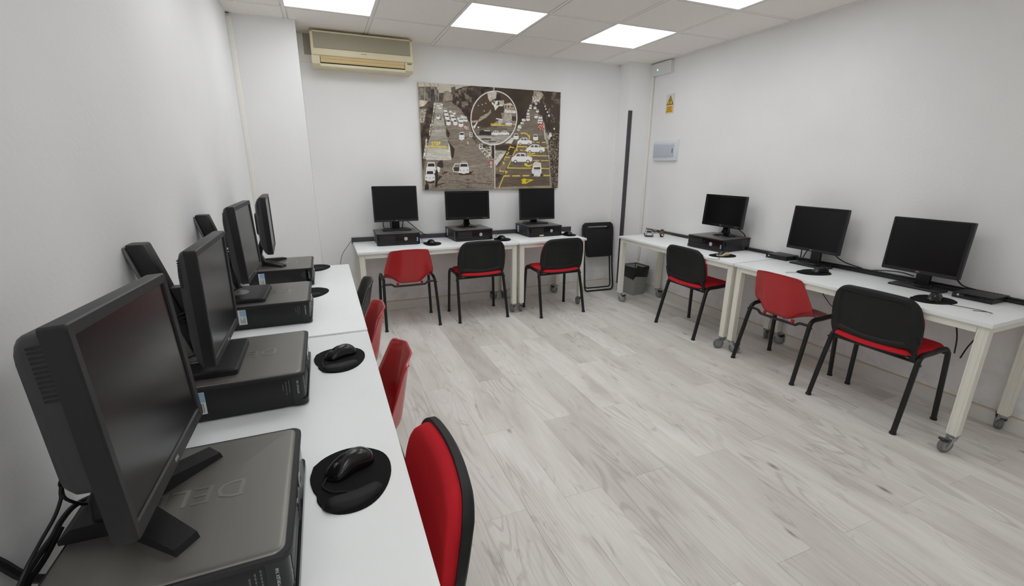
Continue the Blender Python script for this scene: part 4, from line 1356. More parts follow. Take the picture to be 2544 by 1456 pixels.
cable('drooping_cable', 'single black cable drooping under the back desk, right of red chair', [(-.20, .58, .69), (-.17, .575, .67), (-.12, .57, .64), (-.08, .575, .65), (-.06, .58, .69)], .004)
cable('drooping_cable', 'thin cable looping under the right desk behind the red plastic chair', [(2.32, -1.72, .69), (2.33, -1.80, .58), (2.33, -1.92, .46), (2.33, -2.06, .42), (2.33, -2.20, .47), (2.32, -2.30, .60), (2.32, -2.34, .69)], .003, 'cablegrey')
cable('cable_bundle', 'black plug lead hooked under the right desk above the red plastic chair', [(2.28, -1.905, .69), (2.275, -1.925, .655), (2.27, -1.90, .625), (2.27, -1.885, .605)], .007,
      loops=[[(2.28, -1.935, .69), (2.275, -1.955, .65), (2.275, -1.985, .645), (2.275, -2.005, .665), (2.28, -1.99, .69)], [(2.28, -1.915, .68), (2.27, -1.935, .64), (2.27, -1.92, .60)]])
cable('drooping_cable', 'thin cable under the far right desk, left of the red plastic chair', [(2.30, -1.50, .69), (2.31, -1.54, .655), (2.31, -1.60, .645), (2.30, -1.66, .66), (2.30, -1.70, .69)], .003, 'cablegrey')
cable('drooping_cable', 'dark cable curving down behind the nearest right-hand chair, left strand', [(2.37, -2.55, .69), (2.375, -2.58, .62), (2.38, -2.605, .55), (2.39, -2.625, .46), (2.40, -2.63, .36)], .004)
cable('drooping_cable', 'dark cable curving down behind the nearest right-hand chair, right strand', [(2.37, -2.80, .69), (2.38, -2.765, .63), (2.385, -2.745, .58), (2.39, -2.715, .51), (2.40, -2.68, .42), (2.405, -2.66, .34)], .004)
cable('monitor_cable', 'black cable from the farther right square monitor to the wall trunking', [(2.365, -1.805, .885), (2.385, -1.83, .83), (2.40, -1.90, .785), (2.412, -2.02, .762)], .004,
      loops=[[(2.37, -1.585, .88), (2.385, -1.58, .80), (2.40, -1.57, .762)], [(2.375, -1.66, .88), (2.39, -1.62, .82), (2.40, -1.59, .765)]])
cable('monitor_cable', 'black cable from the nearest right square monitor to the wall trunking', [(2.37, -2.505, .87), (2.385, -2.54, .82), (2.40, -2.58, .775), (2.412, -2.64, .762)], .004,
      loops=[[(2.335, -2.36, .79), (2.38, -2.27, .79), (2.40, -2.18, .78), (2.408, -2.08, .762)]])
cable('trunk_cable', 'black cables lying along the trunking behind the right desks', [(2.398, -.10, .742), (2.396, -.5, .738), (2.394, -1.2, .74), (2.396, -1.9, .742), (2.392, -2.4, .742), (2.394, -3.0, .742)], .0055,
      loops=[[(2.400, -1.35, .752), (2.402, -1.9, .758), (2.400, -2.3, .762), (2.402, -2.9, .756)]])
cable('monitor_cable', 'black cable behind the wide monitor on the right wall desk', [(2.335, -.93, .96), (2.35, -.955, .93), (2.37, -.99, .90), (2.395, -1.03, .86), (2.405, -1.05, .78)], .0042,
      loops=[[(2.33, -.84, .955), (2.335, -.86, .93), (2.335, -.875, .89), (2.34, -.88, .86)]])
cable('monitor_cable', 'thin twisted black cable hanging behind the nearest left monitor', [(-1.50, -3.045, .965), (-1.525, -3.045, .935), (-1.530, -3.052, .915), (-1.530, -3.058, .903), (-1.532, -3.082, .887), (-1.535, -3.123, .875), (-1.540, -3.171, .855), (-1.56, -3.20, .80), (-1.57, -3.22, .745)], .0028,
      loops=[[(-1.50, -3.05, .965), (-1.525, -3.054, .935), (-1.530, -3.047, .918), (-1.526, -3.056, .905), (-1.518, -3.056, .893), (-1.508, -3.045, .876), (-1.49, -3.03, .868)]])
cable('power_cable', 'thick black cables tied together at the back corner of the nearest left computer', [(-1.515, -2.985, .853), (-1.540, -3.008, .854), (-1.550, -3.035, .847), (-1.553, -3.06, .838), (-1.557, -3.10, .833), (-1.560, -3.15, .822), (-1.566, -3.20, .78), (-1.570, -3.25, .745), (-1.568, -3.34, .738)], .0048,
      loops=[[(-1.548, -3.045, .839), (-1.552, -3.09, .824), (-1.560, -3.15, .806), (-1.566, -3.22, .750), (-1.562, -3.32, .737)]])
cable('wall_cable', 'thick black cable climbing the left wall beside the nearest computer', [(-1.572, -3.02, .737), (-1.580, -3.05, .748), (-1.589, -3.085, .790), (-1.591, -3.12, .855), (-1.591, -3.18, .95)], .0075)

# ---------------------------------------------------------------- canvas with the printed street photograph
t = thing('wall_picture', 'wide canvas print of an old street full of white cars on the back wall', 'picture', (.614, YB, 1.215))
CWd, CHt = 1.512, .990
cvs = obj('canvas', MB().cbox((-CWd/2, -.032, 0), (CWd/2, -.001, CHt), .002).mesh('canvas', 'canvas', smooth=0), t)

def homog(src, dst):
    A = []
    for (x, y), (u, v) in zip(src, dst):
        A += [[x, y, 1, 0, 0, 0, -u*x, -u*y, -u], [0, 0, 0, x, y, 1, -v*x, -v*y, -v]]
    return np.linalg.svd(np.array(A, float))[2][-1].reshape(3, 3)
# the print is drawn flat: quarter sheets a,b,c,d were sketched on their own slanted grids
HM = homog([(1043.2, 200.6), (1395.8, 230.2), (1391.9, 465.6), (1060.4, 469.4)], [(0, 0), (1, 0), (1, 1), (0, 1)])
QS = 190/1976
ORG = {'a': (1035, 195), 'b': (1215, 205), 'c': (1045, 330), 'd': (1215, 330)}
PWx, PHx = 960, 630
IMG = np.zeros((PHx, PWx, 3))
yy, xx = np.mgrid[0:PHx, 0:PWx]
def tw(q, pts):
    ox, oy = ORG[q]
    p = np.array([[ox+x*QS, oy+y*QS, 1] for x, y in pts]) @ HM.T
    return p[:, :2]/p[:, 2:]*np.array([PWx, PHx])
nrg = np.random.default_rng(7)
def vnoise(sx, sy, oct_=3):
    out = np.zeros((PHx, PWx))
    amp, tot = 1.0, 0
    for _ in range(oct_):
        g = nrg.random((int(sy)+3, int(sx)+3))
        gx, gy = xx/PWx*sx, yy/PHx*sy
        ix, iy = gx.astype(int), gy.astype(int)
        fx, fy = gx-ix, gy-iy
        fx, fy = fx*fx*(3-2*fx), fy*fy*(3-2*fy)
        out += amp*((g[iy, ix]*(1-fx)+g[iy, ix+1]*fx)*(1-fy) + (g[iy+1, ix]*(1-fx)+g[iy+1, ix+1]*fx)*fy)
        tot += amp
        amp *= .6
        sx, sy = sx*2.1, sy*2.1
    return out/tot
NF, NM, NC = vnoise(150, 100, 2), vnoise(45, 30, 3), vnoise(9, 6, 3)
NH = vnoise(26, 130, 3)
def mask(P):
    x0, y0 = np.maximum(P.min(0).astype(int)-1, 0)
    x1, y1 = np.minimum(P.max(0).astype(int)+2, [PWx, PHx])
    m = np.zeros((PHx, PWx), bool)
    if x1 <= x0 or y1 <= y0: return m
    X, Y = xx[y0:y1, x0:x1]+.5, yy[y0:y1, x0:x1]+.5
    k = np.zeros(X.shape, bool)
    n = len(P)
    for i in range(n):
        (ax, ay), (bx, by_) = P[i], P[(i+1) % n]
        if ay == by_: continue
        k ^= ((ay > Y) != (by_ > Y)) & (X < (bx-ax)*(Y-ay)/(by_-ay)+ax)
    m[y0:y1, x0:x1] = k
    return m
def put(m, c, noise=None, amp=0):
    col = np.array(c, float)/255
    v = np.ones(m.sum()) if noise is None else 1 + amp*(noise[m]-.5)*2
    IMG[m] = np.clip(col[None, :]*v[:, None], 0, 1)
def poly(q, pts, c, noise=None, amp=0):
    put(mask(tw(q, pts)), c, noise, amp)
def spot(q, cx, cy, rx, ry, c):
    poly(q, [(cx+rx*math.cos(a*pi/8), cy+ry*math.sin(a*pi/8)) for a in range(16)], c)
def line(q, pts, w_, c):
    P = tw(q, pts)
    for a, b in zip(P[:-1], P[1:]):
        d = b-a
        L = np.hypot(*d)+1e-9
        n_ = np.array([-d[1], d[0]])/L*w_*PWx/3600
        e = d/L*w_*PWx/3600*.5
        put(mask(np.array([a-e+n_, b+e+n_, b+e-n_, a-e-n_])), c)
def blotch(q, pts, c, noise, thr, keep=.0):
    m = mask(tw(q, pts)) & (noise > thr)
    put(m, c, NF, .15)
SKY, TREE, DK, ROAD, LITE, WH, YE = (178, 172, 158), (86, 77, 68), (58, 48, 42), (122, 112, 101), (168, 164, 152), (232, 230, 218), (226, 188, 60)
# ground tones
put(np.ones((PHx, PWx), bool), TREE, NM, .35)
poly('a', [(60, 40), (1500, 170), (1480, 260), (1100, 260), (960, 340), (640, 360), (560, 200), (90, 200)], SKY, NC, .1)
poly('a', [(90, 190), (500, 190), (620, 420), (560, 580), (100, 540)], (112, 104, 94), NM, .5)
for x in (265, 620): line('a', [(x, 120), (x, 560)], 7, (160, 152, 138))
for x0, y0, x1, y1 in ((400, 120, 470, 330), (520, 110, 480, 330), (250, 110, 300, 200), (380, 100, 440, 260), (600, 110, 560, 330)): line('a', [(x0, y0), (x1, y1)], 6, (140, 132, 120))
poly('a', [(430, 260), (500, 260), (540, 560), (420, 620)], (62, 62, 66), NM, .4)
poly('a', [(760, 320), (860, 300), (980, 420), (980, 560), (740, 560)], (128, 118, 106), NM, .3)
poly('a', [(940, 220), (1050, 190), (1060, 330), (960, 400)], (92, 84, 75), NM, .3)
poly('a', [(1000, 420), (1080, 270), (1260, 200), (1480, 180), (2000, 210), (2000, 1200), (1480, 1130), (1180, 900), (1060, 720), (980, 600)], (66, 56, 49), NM, .55)
blotch('a', [(1020, 260), (1500, 190), (1460, 760), (1100, 700)], (112, 104, 94), NM, .60)
poly('a', [(100, 530), (360, 560), (260, 680), (130, 720)], (186, 178, 162), NM, .2)
poly('a', [(140, 760), (420, 760), (300, 1130), (150, 1120)], (150, 142, 130), NF, .5)
poly('a', [(360, 560), (520, 560), (480, 900), (400, 1456), (160, 1456), (230, 1250)], (74, 64, 56), NM, .5)
poly('c', [(80, 0), (360, 0), (230, 330), (150, 640), (130, 900), (100, 600)], (62, 54, 47), NM, .5)
# left roads
poly('a', [(560, 590), (960, 600), (1180, 760), (1430, 1130), (1500, 1456), (2000, 1600), (2100, 2900), (100, 2900), (560, 1200)], ROAD, NH, .22)
poly('a', [(740, 560), (960, 590), (980, 690), (740, 680)], (116, 106, 96), NF, .2)
poly('a', [(550, 600), (720, 610), (830, 1456), (850, 2050), (240, 2050), (430, 1456), (520, 1000)], (158, 154, 144), NH, .16)
poly('c', [(340, 60), (770, 60), (790, 300), (240, 320)], (140, 134, 122), NH, .16)
poly('a', [(530, 870), (760, 890), (770, 990), (510, 1000)], (132, 126, 116), NF, .2)
poly('a', [(450, 1200), (820, 1210), (840, 1300), (440, 1310)], (136, 128, 118), NF, .2)
poly('c', [(260, 390), (810, 400), (870, 670), (220, 655)], (180, 178, 168), NH, .14)
line('c', [(220, 658), (870, 675)], 7, (196, 194, 184))
for q, P in (('a', [(500, 620), (545, 600), (520, 820), (480, 980)]), ('a', [(470, 960), (500, 980), (480, 1190), (440, 1180)]), ('a', [(420, 1140), (440, 1160), (420, 1456), (390, 1430)]), ('c', [(170, 430), (220, 400), (210, 620), (140, 620)]), ('c', [(210, 90), (250, 160), (220, 420), (170, 430)])):
    poly(q, P, (176, 172, 160), NF, .6)
poly('c', [(780, 160), (830, 250), (955, 400), (930, 610), (880, 640), (850, 540), (810, 330)], (60, 50, 44))
poly('c', [(790, 220), (830, 330), (875, 640), (860, 670), (800, 660), (780, 380)], (186, 184, 174), NF, .2)
poly('a', [(830, 1230), (860, 1300), (935, 1400), (900, 1500), (860, 1500)], (60, 50, 44))
poly('c', [(720, -40), (830, 0), (790, 80), (760, 70)], (62, 52, 46))
poly('a', [(740, 860), (800, 1100), (830, 1180), (800, 1200), (760, 980)], (66, 58, 50))
# foreground ground
poly('c', [(160, 1000), (560, 980), (2000, 700), (2000, 1456), (170, 1456)], (140, 130, 116), NH, .22)
blotch('c', [(560, 1000), (2000, 780), (2000, 1456), (300, 1456)], (112, 100, 88), NH, .58)
blotch('c', [(1100, 1220), (2000, 1080), (2000, 1400), (1080, 1420)], (92, 78, 68), NH, .60)
poly('c', [(900, 690), (1400, 200), (1960, 660), (1960, 800), (1300, 780)], (124, 114, 102), NH, .15)
# middle strip of banks right of the road
poly('c', [(1340, 60), (1560, 20), (1960, 300), (1960, 640), (1750, 590), (1560, 350)], (112, 104, 93), NM, .6)
poly('d', [(-60, 300), (215, 300), (215, 700), (20, 680), (-160, 400)], (104, 96, 86), NM, .6)
blotch('c', [(1560, 380), (1960, 330), (1960, 680), (1800, 640)], (188, 184, 172), NF, .56)
line('d', [(118, 310), (118, 440)], 10, (176, 172, 160))
poly('d', [(135, 310), (205, 310), (205, 640), (140, 600)], (58, 50, 44))
# right panel: trees, road
poly('b', [(170, 120), (1880, 262), (1850, 1456), (170, 1456)], (64, 54, 47), NC, .18)
blotch('b', [(1300, 240), (1880, 262), (1860, 1456), (1560, 1300), (1500, 700)], (100, 91, 82), NM, .62)
poly('b', [(1190, 220), (1370, 240), (1450, 330), (1330, 500), (1150, 500), (1180, 330)], (154, 144, 128), NM, .4)
blotch('b', [(1160, 330), (1360, 330), (1340, 540), (1140, 540)], WH, NF, .55)
poly('b', [(1110, 690), (1260, 690), (1480, 1050), (1560, 1456), (560, 1456), (800, 1100), (1010, 930)], (112, 103, 92), NH, .16)
poly('d', [(690, 130), (1500, 60), (1530, 380), (1640, 1100), (1650, 1420), (240, 1420), (460, 1080), (780, 330)], (104, 94, 83), NH, .20)
poly('d', [(215, 300), (780, 300), (640, 560), (430, 600), (230, 430)], (66, 56, 49), NH, .25)
poly('d', [(225, 430), (520, 450), (470, 540), (230, 660)], (164, 160, 150), NH, .4)
poly('d', [(370, 520), (480, 530), (250, 850), (225, 700)], (190, 188, 178), NF, .12)
poly('d', [(225, 860), (330, 860), (540, 560), (660, 560), (440, 1060), (230, 1050)], (116, 106, 94), NH, .2)
poly('d', [(235, 880), (320, 910), (290, 960), (240, 940)], (152, 112, 80))
poly('d', [(230, 1040), (330, 1040), (400, 1085), (330, 1130), (235, 1130)], (66, 52, 46))
poly('d', [(480, 260), (640, 270), (720, 120), (640, 120), (520, 220)], (196, 194, 184), NF, .1)
poly('d', [(440, 1130), (1650, 1130), (1660, 1400), (330, 1400)], (98, 86, 73), NH, .16)
poly('d', [(240, 1380), (1650, 1350), (1650, 1430), (240, 1440)], (150, 138, 118), NH, .2)
poly('d', [(1480, 0), (1560, 0), (1650, 1000), (1700, 1420), (1640, 1420), (1600, 700)], (150, 144, 132), NF, .4)
poly('d', [(1560, 0), (1870, 0), (1845, 1420), (1690, 1420), (1640, 700)], (76, 66, 57), NF, .5)
blotch('d', [(1580, 0), (1870, 0), (1845, 1420), (1640, 1420)], (122, 112, 98), NF, .60)
line('b', [(1450, 1050), (1500, 1456)], 14, (186, 180, 166))
for x, y in ((1485, 620), (1505, 690), (1545, 770), (1588, 860)):
    line('b', [(x, y), (x, y+330)], 4, (44, 38, 34))
    spot('b', x, y, 16 if y < 800 else 22, 24 if y < 800 else 32, WH)
# circle inset
# ellipse fitted to the white ring on the sheet
ell = lambda k: [(181+k*593*math.cos(a*pi/32), 907+k*692*math.sin(a*pi/32)) for a in range(64)]
CM = mask(tw('b', ell(1.0)))
keep = IMG.copy()
put(CM, (76, 63, 52), NC, .15)
poly('b', [(0, 240), (120, 230), (240, 250), (240, 400), (60, 480), (20, 380)], (178, 172, 158), NF, .15)
poly('b', [(140, 245), (235, 245), (235, 400), (140, 390)], (196, 192, 182))
for k in range(5): line('b', [(155+k*17, 255), (155+k*17, 380)], 3, (150, 146, 138))
poly('b', [(240, 280), (270, 330), (320, 280), (350, 420), (300, 480), (220, 500)], (56, 46, 42))
blotch('b', [(60, 470), (430, 460), (430, 600), (180, 620)], (206, 202, 190), NF, .50)
poly('b', [(180, 600), (320, 580), (210, 720)], (206, 204, 194))
poly('b', [(315, 470), (430, 480), (420, 580), (330, 560)], (168, 164, 154))
poly('b', [(420, 560), (600, 520), (680, 600), (720, 700), (450, 690)], (150, 138, 122), NF, .12)
poly('b', [(420, 560), (600, 520), (660, 590)], (190, 184, 170))
for x in (475, 550, 640): spot('b', x, 625, 14, 34, (84, 66, 54))
poly('b', [(450, 690), (730, 720), (740, 790), (430, 780)], (196, 192, 182), NF, .3)
poly('b', [(360, 780), (740, 790), (770, 1100), (120, 1120), (230, 1000), (400, 940)], (132, 124, 114), NH, .3)
poly('b', [(460, 800), (630, 800), (650, 1000), (400, 1000)], (160, 154, 144), NF, .15)
poly('b', [(640, 860), (760, 880), (760, 1000), (640, 980)], (70, 60, 52))
poly('a', [(1480, 1080), (1660, 1060), (1700, 980), (1900, 880), (1976, 780), (1976, 880), (1860, 1000), (1640, 1120), (1500, 1130)], (150, 140, 124), NF, .2)
poly('a', [(1510, 1260), (1620, 1110), (1640, 1130), (1560, 1280)], (200, 198, 188), NF, .4)
blotch('a', [(1500, 1200), (1740, 1250), (1700, 1456), (1600, 1440)], WH, NF, .52)
for x, y in ((1650, 690), (1750, 665), (1840, 632), (1800, 830)): spot('a', x, y, 12, 15, (200, 194, 178))
poly('b', [(-500, 1200), (100, 1130), (400, 1110), (760, 1120), (700, 1350), (-450, 1400)], (104, 96, 86), NH, .4)
poly('d', [(-450, 60), (650, 60), (560, 230), (150, 300), (-150, 260)], (150, 147, 138), NH, .3)
poly('d', [(-60, 130), (110, 135), (110, 170), (-60, 165)], (78, 64, 58))
poly('d', [(50, 195), (250, 205), (240, 235), (60, 230)], (78, 62, 56))
poly('c', [(1640, 130), (1890, 140), (1880, 165), (1640, 165)], (78, 64, 58))
poly('b', [(235, 910), (410, 940), (395, 970), (230, 935)], WH)
poly('b', [(295, 965), (400, 975), (400, 1040), (295, 1045)], (176, 172, 160))
for k in range(4): line('b', [(108+k*70, 1062), (160+k*70, 1064)], 11, YE)
line('b', [(105, 1096), (460, 1100), (640, 1118)], 8, (214, 184, 84))
line('b', [(690, 1095), (755, 1070)], 9, YE)
IMG[~CM] = keep[~CM]
def side_car(q, x, y, w_, h_, c=WH, flip=False, dark=(52, 46, 42)):
    """small round-backed saloon seen from the side; x,y = top-left of its box"""
    f = (lambda a: x+w_*(1-a)) if flip else (lambda a: x+w_*a)
    o = [(0, .62), (.03, .42), (.14, .30), (.24, .10), (.38, .0), (.62, .02), (.72, .10), (.80, .32), (.94, .38), (1, .50), (1, .78), (.90, .86), (.10, .84), (.02, .78)]
    poly(q, [(f(a), y+h_*b) for a, b in o], c, NF, .03)
    for W in ([(.22, .32), (.28, .14), (.40, .10), (.42, .33)], [(.45, .33), (.45, .10), (.60, .11), (.66, .34)], [(.69, .33), (.66, .12), (.72, .16), (.78, .34)]):
        poly(q, [(f(a), y+h_*b) for a, b in W], (88, 80, 74))
    for a in (.20, .80):
        spot(q, f(a), y+h_*.84, w_*.085, h_*.17, dark)
        spot(q, f(a), y+h_*.84, w_*.052, h_*.105, (206, 204, 194))
def front_car(q, x, y, w_, h_, rear=False, c=WH):
    """saloon seen from front or rear"""
    poly(q, [(x+w_*.16, y+h_*.02), (x+w_*.84, y+h_*.02), (x+w_*.93, y+h_*.38), (x+w_, y+h_*.5), (x+w_, y+h_*.92), (x, y+h_*.92), (x, y+h_*.5), (x+w_*.07, y+h_*.38)], c, NF, .04)
    poly(q, [(x+w_*.20, y+h_*.12), (x+w_*.80, y+h_*.12), (x+w_*.86, y+h_*.36), (x+w_*.14, y+h_*.36)], (56, 48, 44))
    for a in (.14, .86): spot(q, x+w_*a, y+h_*.66, w_*.05, h_*.06, (120, 112, 104))
    spot(q, x+w_*.5, y+h_*.70, w_*.06, h_*.03, (70, 62, 56))
    for a in (.1, .9): poly(q, [(x+w_*(a-.08), y+h_*.90), (x+w_*(a+.08), y+h_*.90), (x+w_*(a+.08), y+h_), (x+w_*(a-.08), y+h_)], (48, 42, 38))
    poly(q, [(x+w_*.36, y+h_*.88), (x+w_*.64, y+h_*.88), (x+w_*.64, y+h_*.97), (x+w_*.36, y+h_*.97)], (214, 212, 202))
side_car('b', 480, 1010, 170, 95)
side_car('b', 120, 1240, 250, 130, flip=False)
side_car('b', 350, 1236, 230, 130)
poly('b', [(-180, 1240), (-120, 1225), (90, 1230), (120, 1290), (110, 1345), (-190, 1340)], (52, 46, 44))
line('b', [(-60, 1232), (80, 1236)], 7, WH)
Q1, Q2 = mask(tw('b', ell(1.012))), mask(tw('b', ell(.972)))
put(Q1 & ~Q2, (228, 224, 210))
line('b', [(172, 115), (172, 215)], 9, (226, 222, 210))
line('d', [(212, 298), (236, 1425)], 9, (222, 218, 204))
# small traffic in the left road
for x, y, w_, h_ in ((590, 640, 70, 70), (680, 620, 60, 60), (620, 700, 80, 70), (760, 760, 90, 90), (780, 840, 100, 110), (800, 930, 110, 120), (830, 1040, 115, 160), (895, 790, 70, 80), (980, 830, 90, 90), (930, 880, 100, 100), (950, 960, 120, 130), (1010, 1040, 110, 160), (1110, 960, 100, 90), (1140, 1010, 150, 100), (1150, 1100, 120, 140), (1290, 1020, 90, 80)):
    front_car('a', x, y, w_, h_)
poly('a', [(1190, 930), (1350, 970), (1360, 1030), (1220, 1010)], (188, 186, 176), NF, .15)
poly('a', [(565, 1010), (700, 1020), (700, 1050), (570, 1040)], (60, 52, 46))
front_car('a', 575, 920, 90, 120)
poly('c', [(1050, 90), (1250, 100), (1240, 130), (1060, 120)], (66, 58, 50))
front_car('a', 1165, 1360, 140, 220)
# right road traffic
for x, y, w_, h_ in ((1090, 560, 60, 70), (1075, 610, 70, 80), (1190, 610, 75, 85), (1225, 530, 60, 50), (1035, 690, 55, 60), (1015, 760, 75, 80), (1255, 695, 75, 85), (1012, 840, 85, 70), (1008, 890, 92, 105), (1215, 820, 90, 110), (1320, 860, 100, 80), (1305, 930, 125, 80), (1300, 990, 120, 80)):
    front_car('b', x, y, w_, h_)
for x, y, w_, h_ in ((890, 930, 105, 65), (860, 1015, 90, 55), (795, 1090, 90, 95), (780, 1200, 70, 35)):
    poly('b', [(x, y+h_*.2), (x+w_*.7, y), (x+w_, y+h_*.3), (x+w_, y+h_), (x+w_*.1, y+h_)], (214, 212, 200), NF, .12)
    spot('b', x+w_*.7, y+h_*.4, 10, 12, (60, 52, 48))
poly('b', [(1330, 1050), (1440, 1050), (1470, 1215), (1320, 1215)], (150, 44, 40))
for x, y in ((1390, 1060), (1362, 1105), (1418, 1108), (1338, 1148), (1395, 1146), (1450, 1150), (1368, 1195), (1425, 1200)): spot('b', x, y, 16, 14, WH)
spot('b', 1725, 1195, 18, 26, (214, 206, 188))
blotch('b', [(1580, 1290), (1660, 1290), (1660, 1456), (1580, 1456)], WH, NF, .45)
front_car('d', 690, 10, 130, 160)
poly('d', [(1180, 150), (1330, 150), (1330, 200), (1190, 200)], (66, 58, 52))
front_car('d', 1190, 40, 130, 160, True)
# yellow markings of the right road
line('b', [(880, 1305), (960, 1302), (1040, 1330), (1085, 1390), (1100, 1456)], 13, (214, 178, 70))
line('d', [(1098, 60), (1100, 150)], 12, (214, 178, 70))
poly('b', [(870, 1305), (905, 1280), (905, 1332)], (214, 178, 70))
for pts in ([(800, 260), (785, 345), (1040, 352)], [(1370, 365), (1540, 382)], [(745, 440), (800, 440)], [(870, 440), (935, 442)], [(980, 445), (1020, 445)], [(745, 440), (680, 575)], [(1050, 572), (1580, 590)],
            [(630, 705), (545, 890), (1160, 900)], [(1415, 905), (1615, 910)], [(460, 1092), (330, 1420)]): line('d', pts, 11, (220, 186, 78))
for pts in ([(1170, 230), (1230, 232)], [(1285, 236), (1355, 238)], [(1425, 240), (1505, 243)], [(1210, 700), (1355, 704)], [(1405, 706), (1590, 710)]): line('d', pts, 10, (214, 184, 90))
for pts in ([(460, 1095), (600, 1095)], [(685, 1095), (865, 1095)], [(940, 1092), (1105, 1090)], [(1480, 1088), (1630, 1090)]): line('d', pts, 14, (226, 188, 70))
for pts in ([(615, 330), (570, 420)], [(605, 355), (700, 372)], [(505, 580), (460, 680)], [(500, 615), (590, 628)], [(370, 920), (350, 970), (450, 978)]): line('d', pts, 10, (220, 186, 66))
for T3 in ([(565, 440), (565, 395), (600, 410)], [(725, 380), (690, 352), (682, 384)], [(605, 630), (560, 612), (560, 640)], [(470, 985), (430, 965), (430, 995)]): poly('d', T3, (220, 186, 66))
line('d', [(760, 370), (800, 375), (770, 395), (790, 415), (755, 408)], 7, (214, 180, 66))
line('d', [(545, 480), (575, 490), (575, 515), (545, 520), (545, 545), (515, 550), (515, 515)], 9, (226, 190, 66))
line('d', [(430, 800), (470, 765), (425, 735), (450, 790)], 9, (226, 190, 66))
line('d', [(490, 1030), (545, 990), (485, 965), (515, 1010)], 10, (226, 190, 66))
line('d', [(1055, 510), (1080, 535), (1150, 535), (1240, 518)], 13, (220, 184, 66))
poly('d', [(985, 770), (1060, 775), (1040, 810), (1090, 825), (1180, 800), (1190, 825), (1100, 865), (1010, 845), (975, 810)], (228, 188, 52))
poly('d', [(940, 1165), (1025, 1165), (1025, 1185), (1230, 1190), (1025, 1298), (915, 1298)], (232, 192, 40))
poly('d', [(1030, 1208), (1130, 1210), (1020, 1262)], (98, 86, 73))
line('d', [(905, 1200), (1030, 1203)], 9, (232, 192, 40))
side_car('d', 790, 115, 370, 200)
side_car('d', 1015, 290, 475, 230)
side_car('d', 640, 505, 535, 270)
# near car seen from behind with luggage
poly('d', [(1165, 880), (1440, 1040), (1440, 1110), (1160, 1100)], (70, 60, 52))
poly('d', [(1200, 790), (1240, 745), (1300, 730), (1400, 770), (1410, 870), (1425, 1060), (1400, 1095), (1180, 1090), (1165, 960), (1190, 870)], WH, NF, .05)
poly('d', [(1225, 875), (1385, 875), (1385, 930), (1225, 930)], (84, 72, 64))
line('d', [(1200, 815), (1400, 820)], 6, (150, 140, 126))
line('d', [(1250, 790), (1330, 745), (1375, 790)], 8, (168, 142, 112))
for x in (1200, 1415): poly('d', [(x-22, 1040), (x+22, 1040), (x+20, 1100), (x-20, 1100)], (60, 52, 46))
line('d', [(1220, 1103), (1370, 1105)], 8, (206, 202, 190))
line('d', [(1235, 990), (1250, 950), (1345, 950), (1360, 1020)], 4, (150, 146, 136))
# left foreground cars, people and signs
poly('c', [(650, 1060), (820, 980), (700, 970)], (66, 56, 50))
poly('c', [(1050, 1040), (1440, 970), (1370, 1060), (1120, 1075)], (62, 52, 46))
front_car('c', 1065, 745, 265, 300)
poly('c', [(1135, 700), (1255, 695), (1260, 745), (1130, 745)], (150, 144, 132), NF, .3)
line('c', [(1100, 780), (970, 780), (935, 850), (910, 890), (940, 975), (1060, 985)], 9, WH)
poly('c', [(930, 870), (1085, 865), (1070, 970), (950, 970)], (66, 56, 50))
front_car('c', 225, 725, 255, 330)
front_car('c', 205, 925, 245, 310)
poly('c', [(500, 850), (590, 860), (575, 990), (520, 990)], WH)
poly('c', [(590, 690), (640, 690), (670, 790), (660, 900), (660, 1050), (580, 1050), (600, 880), (500, 830), (520, 750)], (62, 52, 48))
poly('c', [(600, 880), (660, 880), (640, 1050), (570, 1050)], (130, 116, 102))
poly('c', [(480, 920), (525, 950), (545, 1090), (520, 1360), (460, 1370), (470, 1180), (455, 1000)], (56, 46, 44))
poly('c', [(520, 1240), (640, 1100), (560, 1080)], (60, 50, 46))
poly('c', [(520, 1350), (750, 1260), (700, 1255), (520, 1310)], (66, 56, 50))
poly('c', [(210, 1240), (440, 1230), (430, 1270), (230, 1275)], (52, 44, 40))
poly('c', [(195, 1456), (200, 1330), (240, 1270), (290, 1300), (310, 1380), (300, 1456)], (52, 44, 44))
for q, x, y, r in (('a', 1318, 1240, 50), ('c', 1893, 760, 56)):
    spot(q, x, y, r, r*1.08, (158, 44, 42))
    spot(q, x, y, r*.66, r*.72, WH)
    poly(q, [(x-r*.5, y-r*.16), (x+r*.5, y-r*.16), (x+r*.5, y+r*.16), (x-r*.5, y+r*.16)], (48, 44, 44))
line('c', [(1897, 825), (1897, 875)], 11, WH)
GL = {'2': [(.2, .28), (.35, .15), (.65, .15), (.8, .3), (.75, .48), (.25, .85), (.8, .85)], '3': [(.2, .15), (.8, .15), (.45, .45), (.75, .6), (.65, .85), (.2, .82)],
      'S': [(.85, .2), (.6, .05), (.3, .08), (.2, .3), (.8, .62), (.75, .9), (.4, .96), (.15, .8)], 'T': [(.05, .05), (.95, .05), (.5, .05), (.5, .97)], 'O': [(.5, .04), (.2, .2), (.2, .8), (.5, .96), (.8, .8), (.8, .2), (.5, .04)], 'P': [(.2, .97), (.2, .05), (.75, .1), (.8, .4), (.25, .52)]}
def glyph(q, ch, x, y, w_, h_, lw, c):
    line(q, [(x+w_*a, y+h_*b) for a, b in GL[ch]], lw, c)
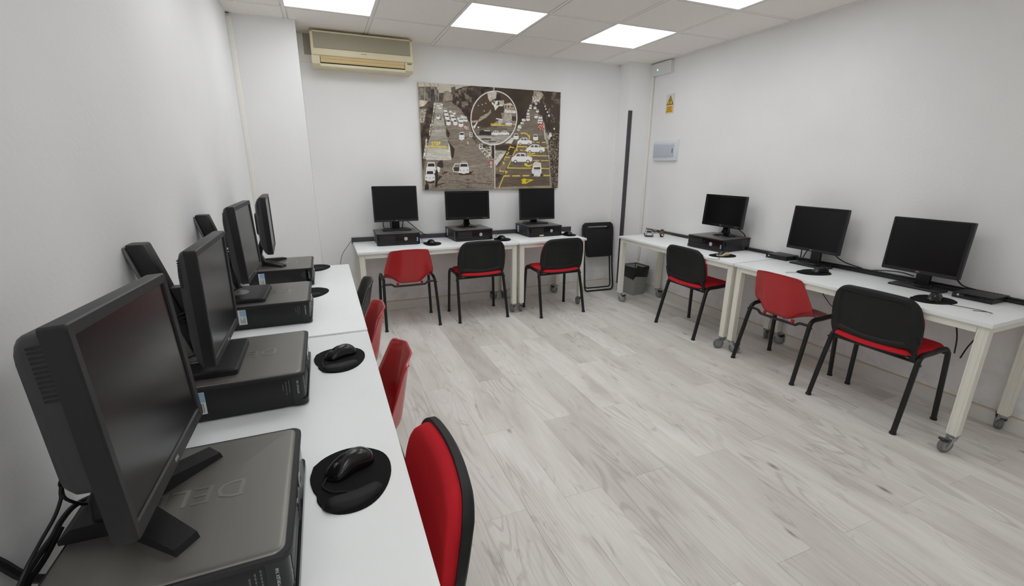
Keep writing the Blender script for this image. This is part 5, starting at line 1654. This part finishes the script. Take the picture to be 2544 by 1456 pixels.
for q, ch, x, y, w_, h_ in (('a', '2', 1345, 1230, 52, 82), ('a', '3', 1435, 1380, 70, 110), ('c', '2', 1580, 272, 85, 118)):
    poly(q, [(x, y), (x+w_, y), (x+w_, y+h_), (x, y+h_)], WH)
    glyph(q, ch, x+w_*.12, y+h_*.08, w_*.76, h_*.84, w_*.12, (44, 40, 40))
for k, ch in enumerate('STOP'): glyph('c', ch, 352+k*60, 205, 52, 98, 8, (224, 194, 78))
line('c', [(235, 318), (780, 342)], 10, (226, 186, 60))
line('c', [(215, 365), (300, 368)], 8, (206, 172, 70))
for a in (370, 530, 700): line('c', [(a, 376), (a+80, 380)], 6, (198, 178, 110))
poly('c', [(1270, 190), (1325, 235), (1300, 295), (1265, 250)], (190, 160, 118))
IMG[:] = np.clip(IMG*(1+.10*(NF[..., None]-.5)), 0, 1)
# reduce to one colour per vertex
NXP, NYP = PWx//2, PHx//2
C2 = IMG.reshape(NYP, 2, NXP, 2, 3).mean((1, 3))
LINC = np.where(C2 <= .04045, C2/12.92, ((C2+.055)/1.055)**2.4)
gx = (np.arange(NXP)/(NXP-1)-.5)*(CWd-.001)
gz = (1-np.arange(NYP)/(NYP-1))*(CHt-.001)+.0005
LINC = np.clip(LINC*1.38, 0, .88)
V = np.zeros((NYP, NXP, 3))
V[..., 0], V[..., 1], V[..., 2] = gx[None, :], -.0325, gz[:, None]
ii = (np.arange(NYP-1)[:, None]*NXP + np.arange(NXP-1)[None, :]).ravel()
F = np.stack([ii, ii+NXP, ii+NXP+1, ii+1], 1)
me = bpy.data.meshes.new('print')
me.vertices.add(NXP*NYP)
me.vertices.foreach_set('co', V.ravel())
me.loops.add(F.size)
me.loops.foreach_set('vertex_index', F.ravel())
me.polygons.add(len(F))
me.polygons.foreach_set('loop_start', np.arange(0, F.size, 4))
me.update(calc_edges=True)
ca = me.color_attributes.new('ink', 'FLOAT_COLOR', 'POINT')
ca.data.foreach_set('color', np.concatenate([LINC.reshape(-1, 3), np.ones((NXP*NYP, 1))], 1).ravel())
N = NT('printed_ink')
at = N.n('Attribute', attribute_name='ink')
N.l(at, 'Color', N.b, 'Base Color')
N.b.inputs['Roughness'].default_value = .7
N.b.inputs['Specular IOR Level'].default_value = .25
me.materials.append(N.m)
obj('print', me, cvs)
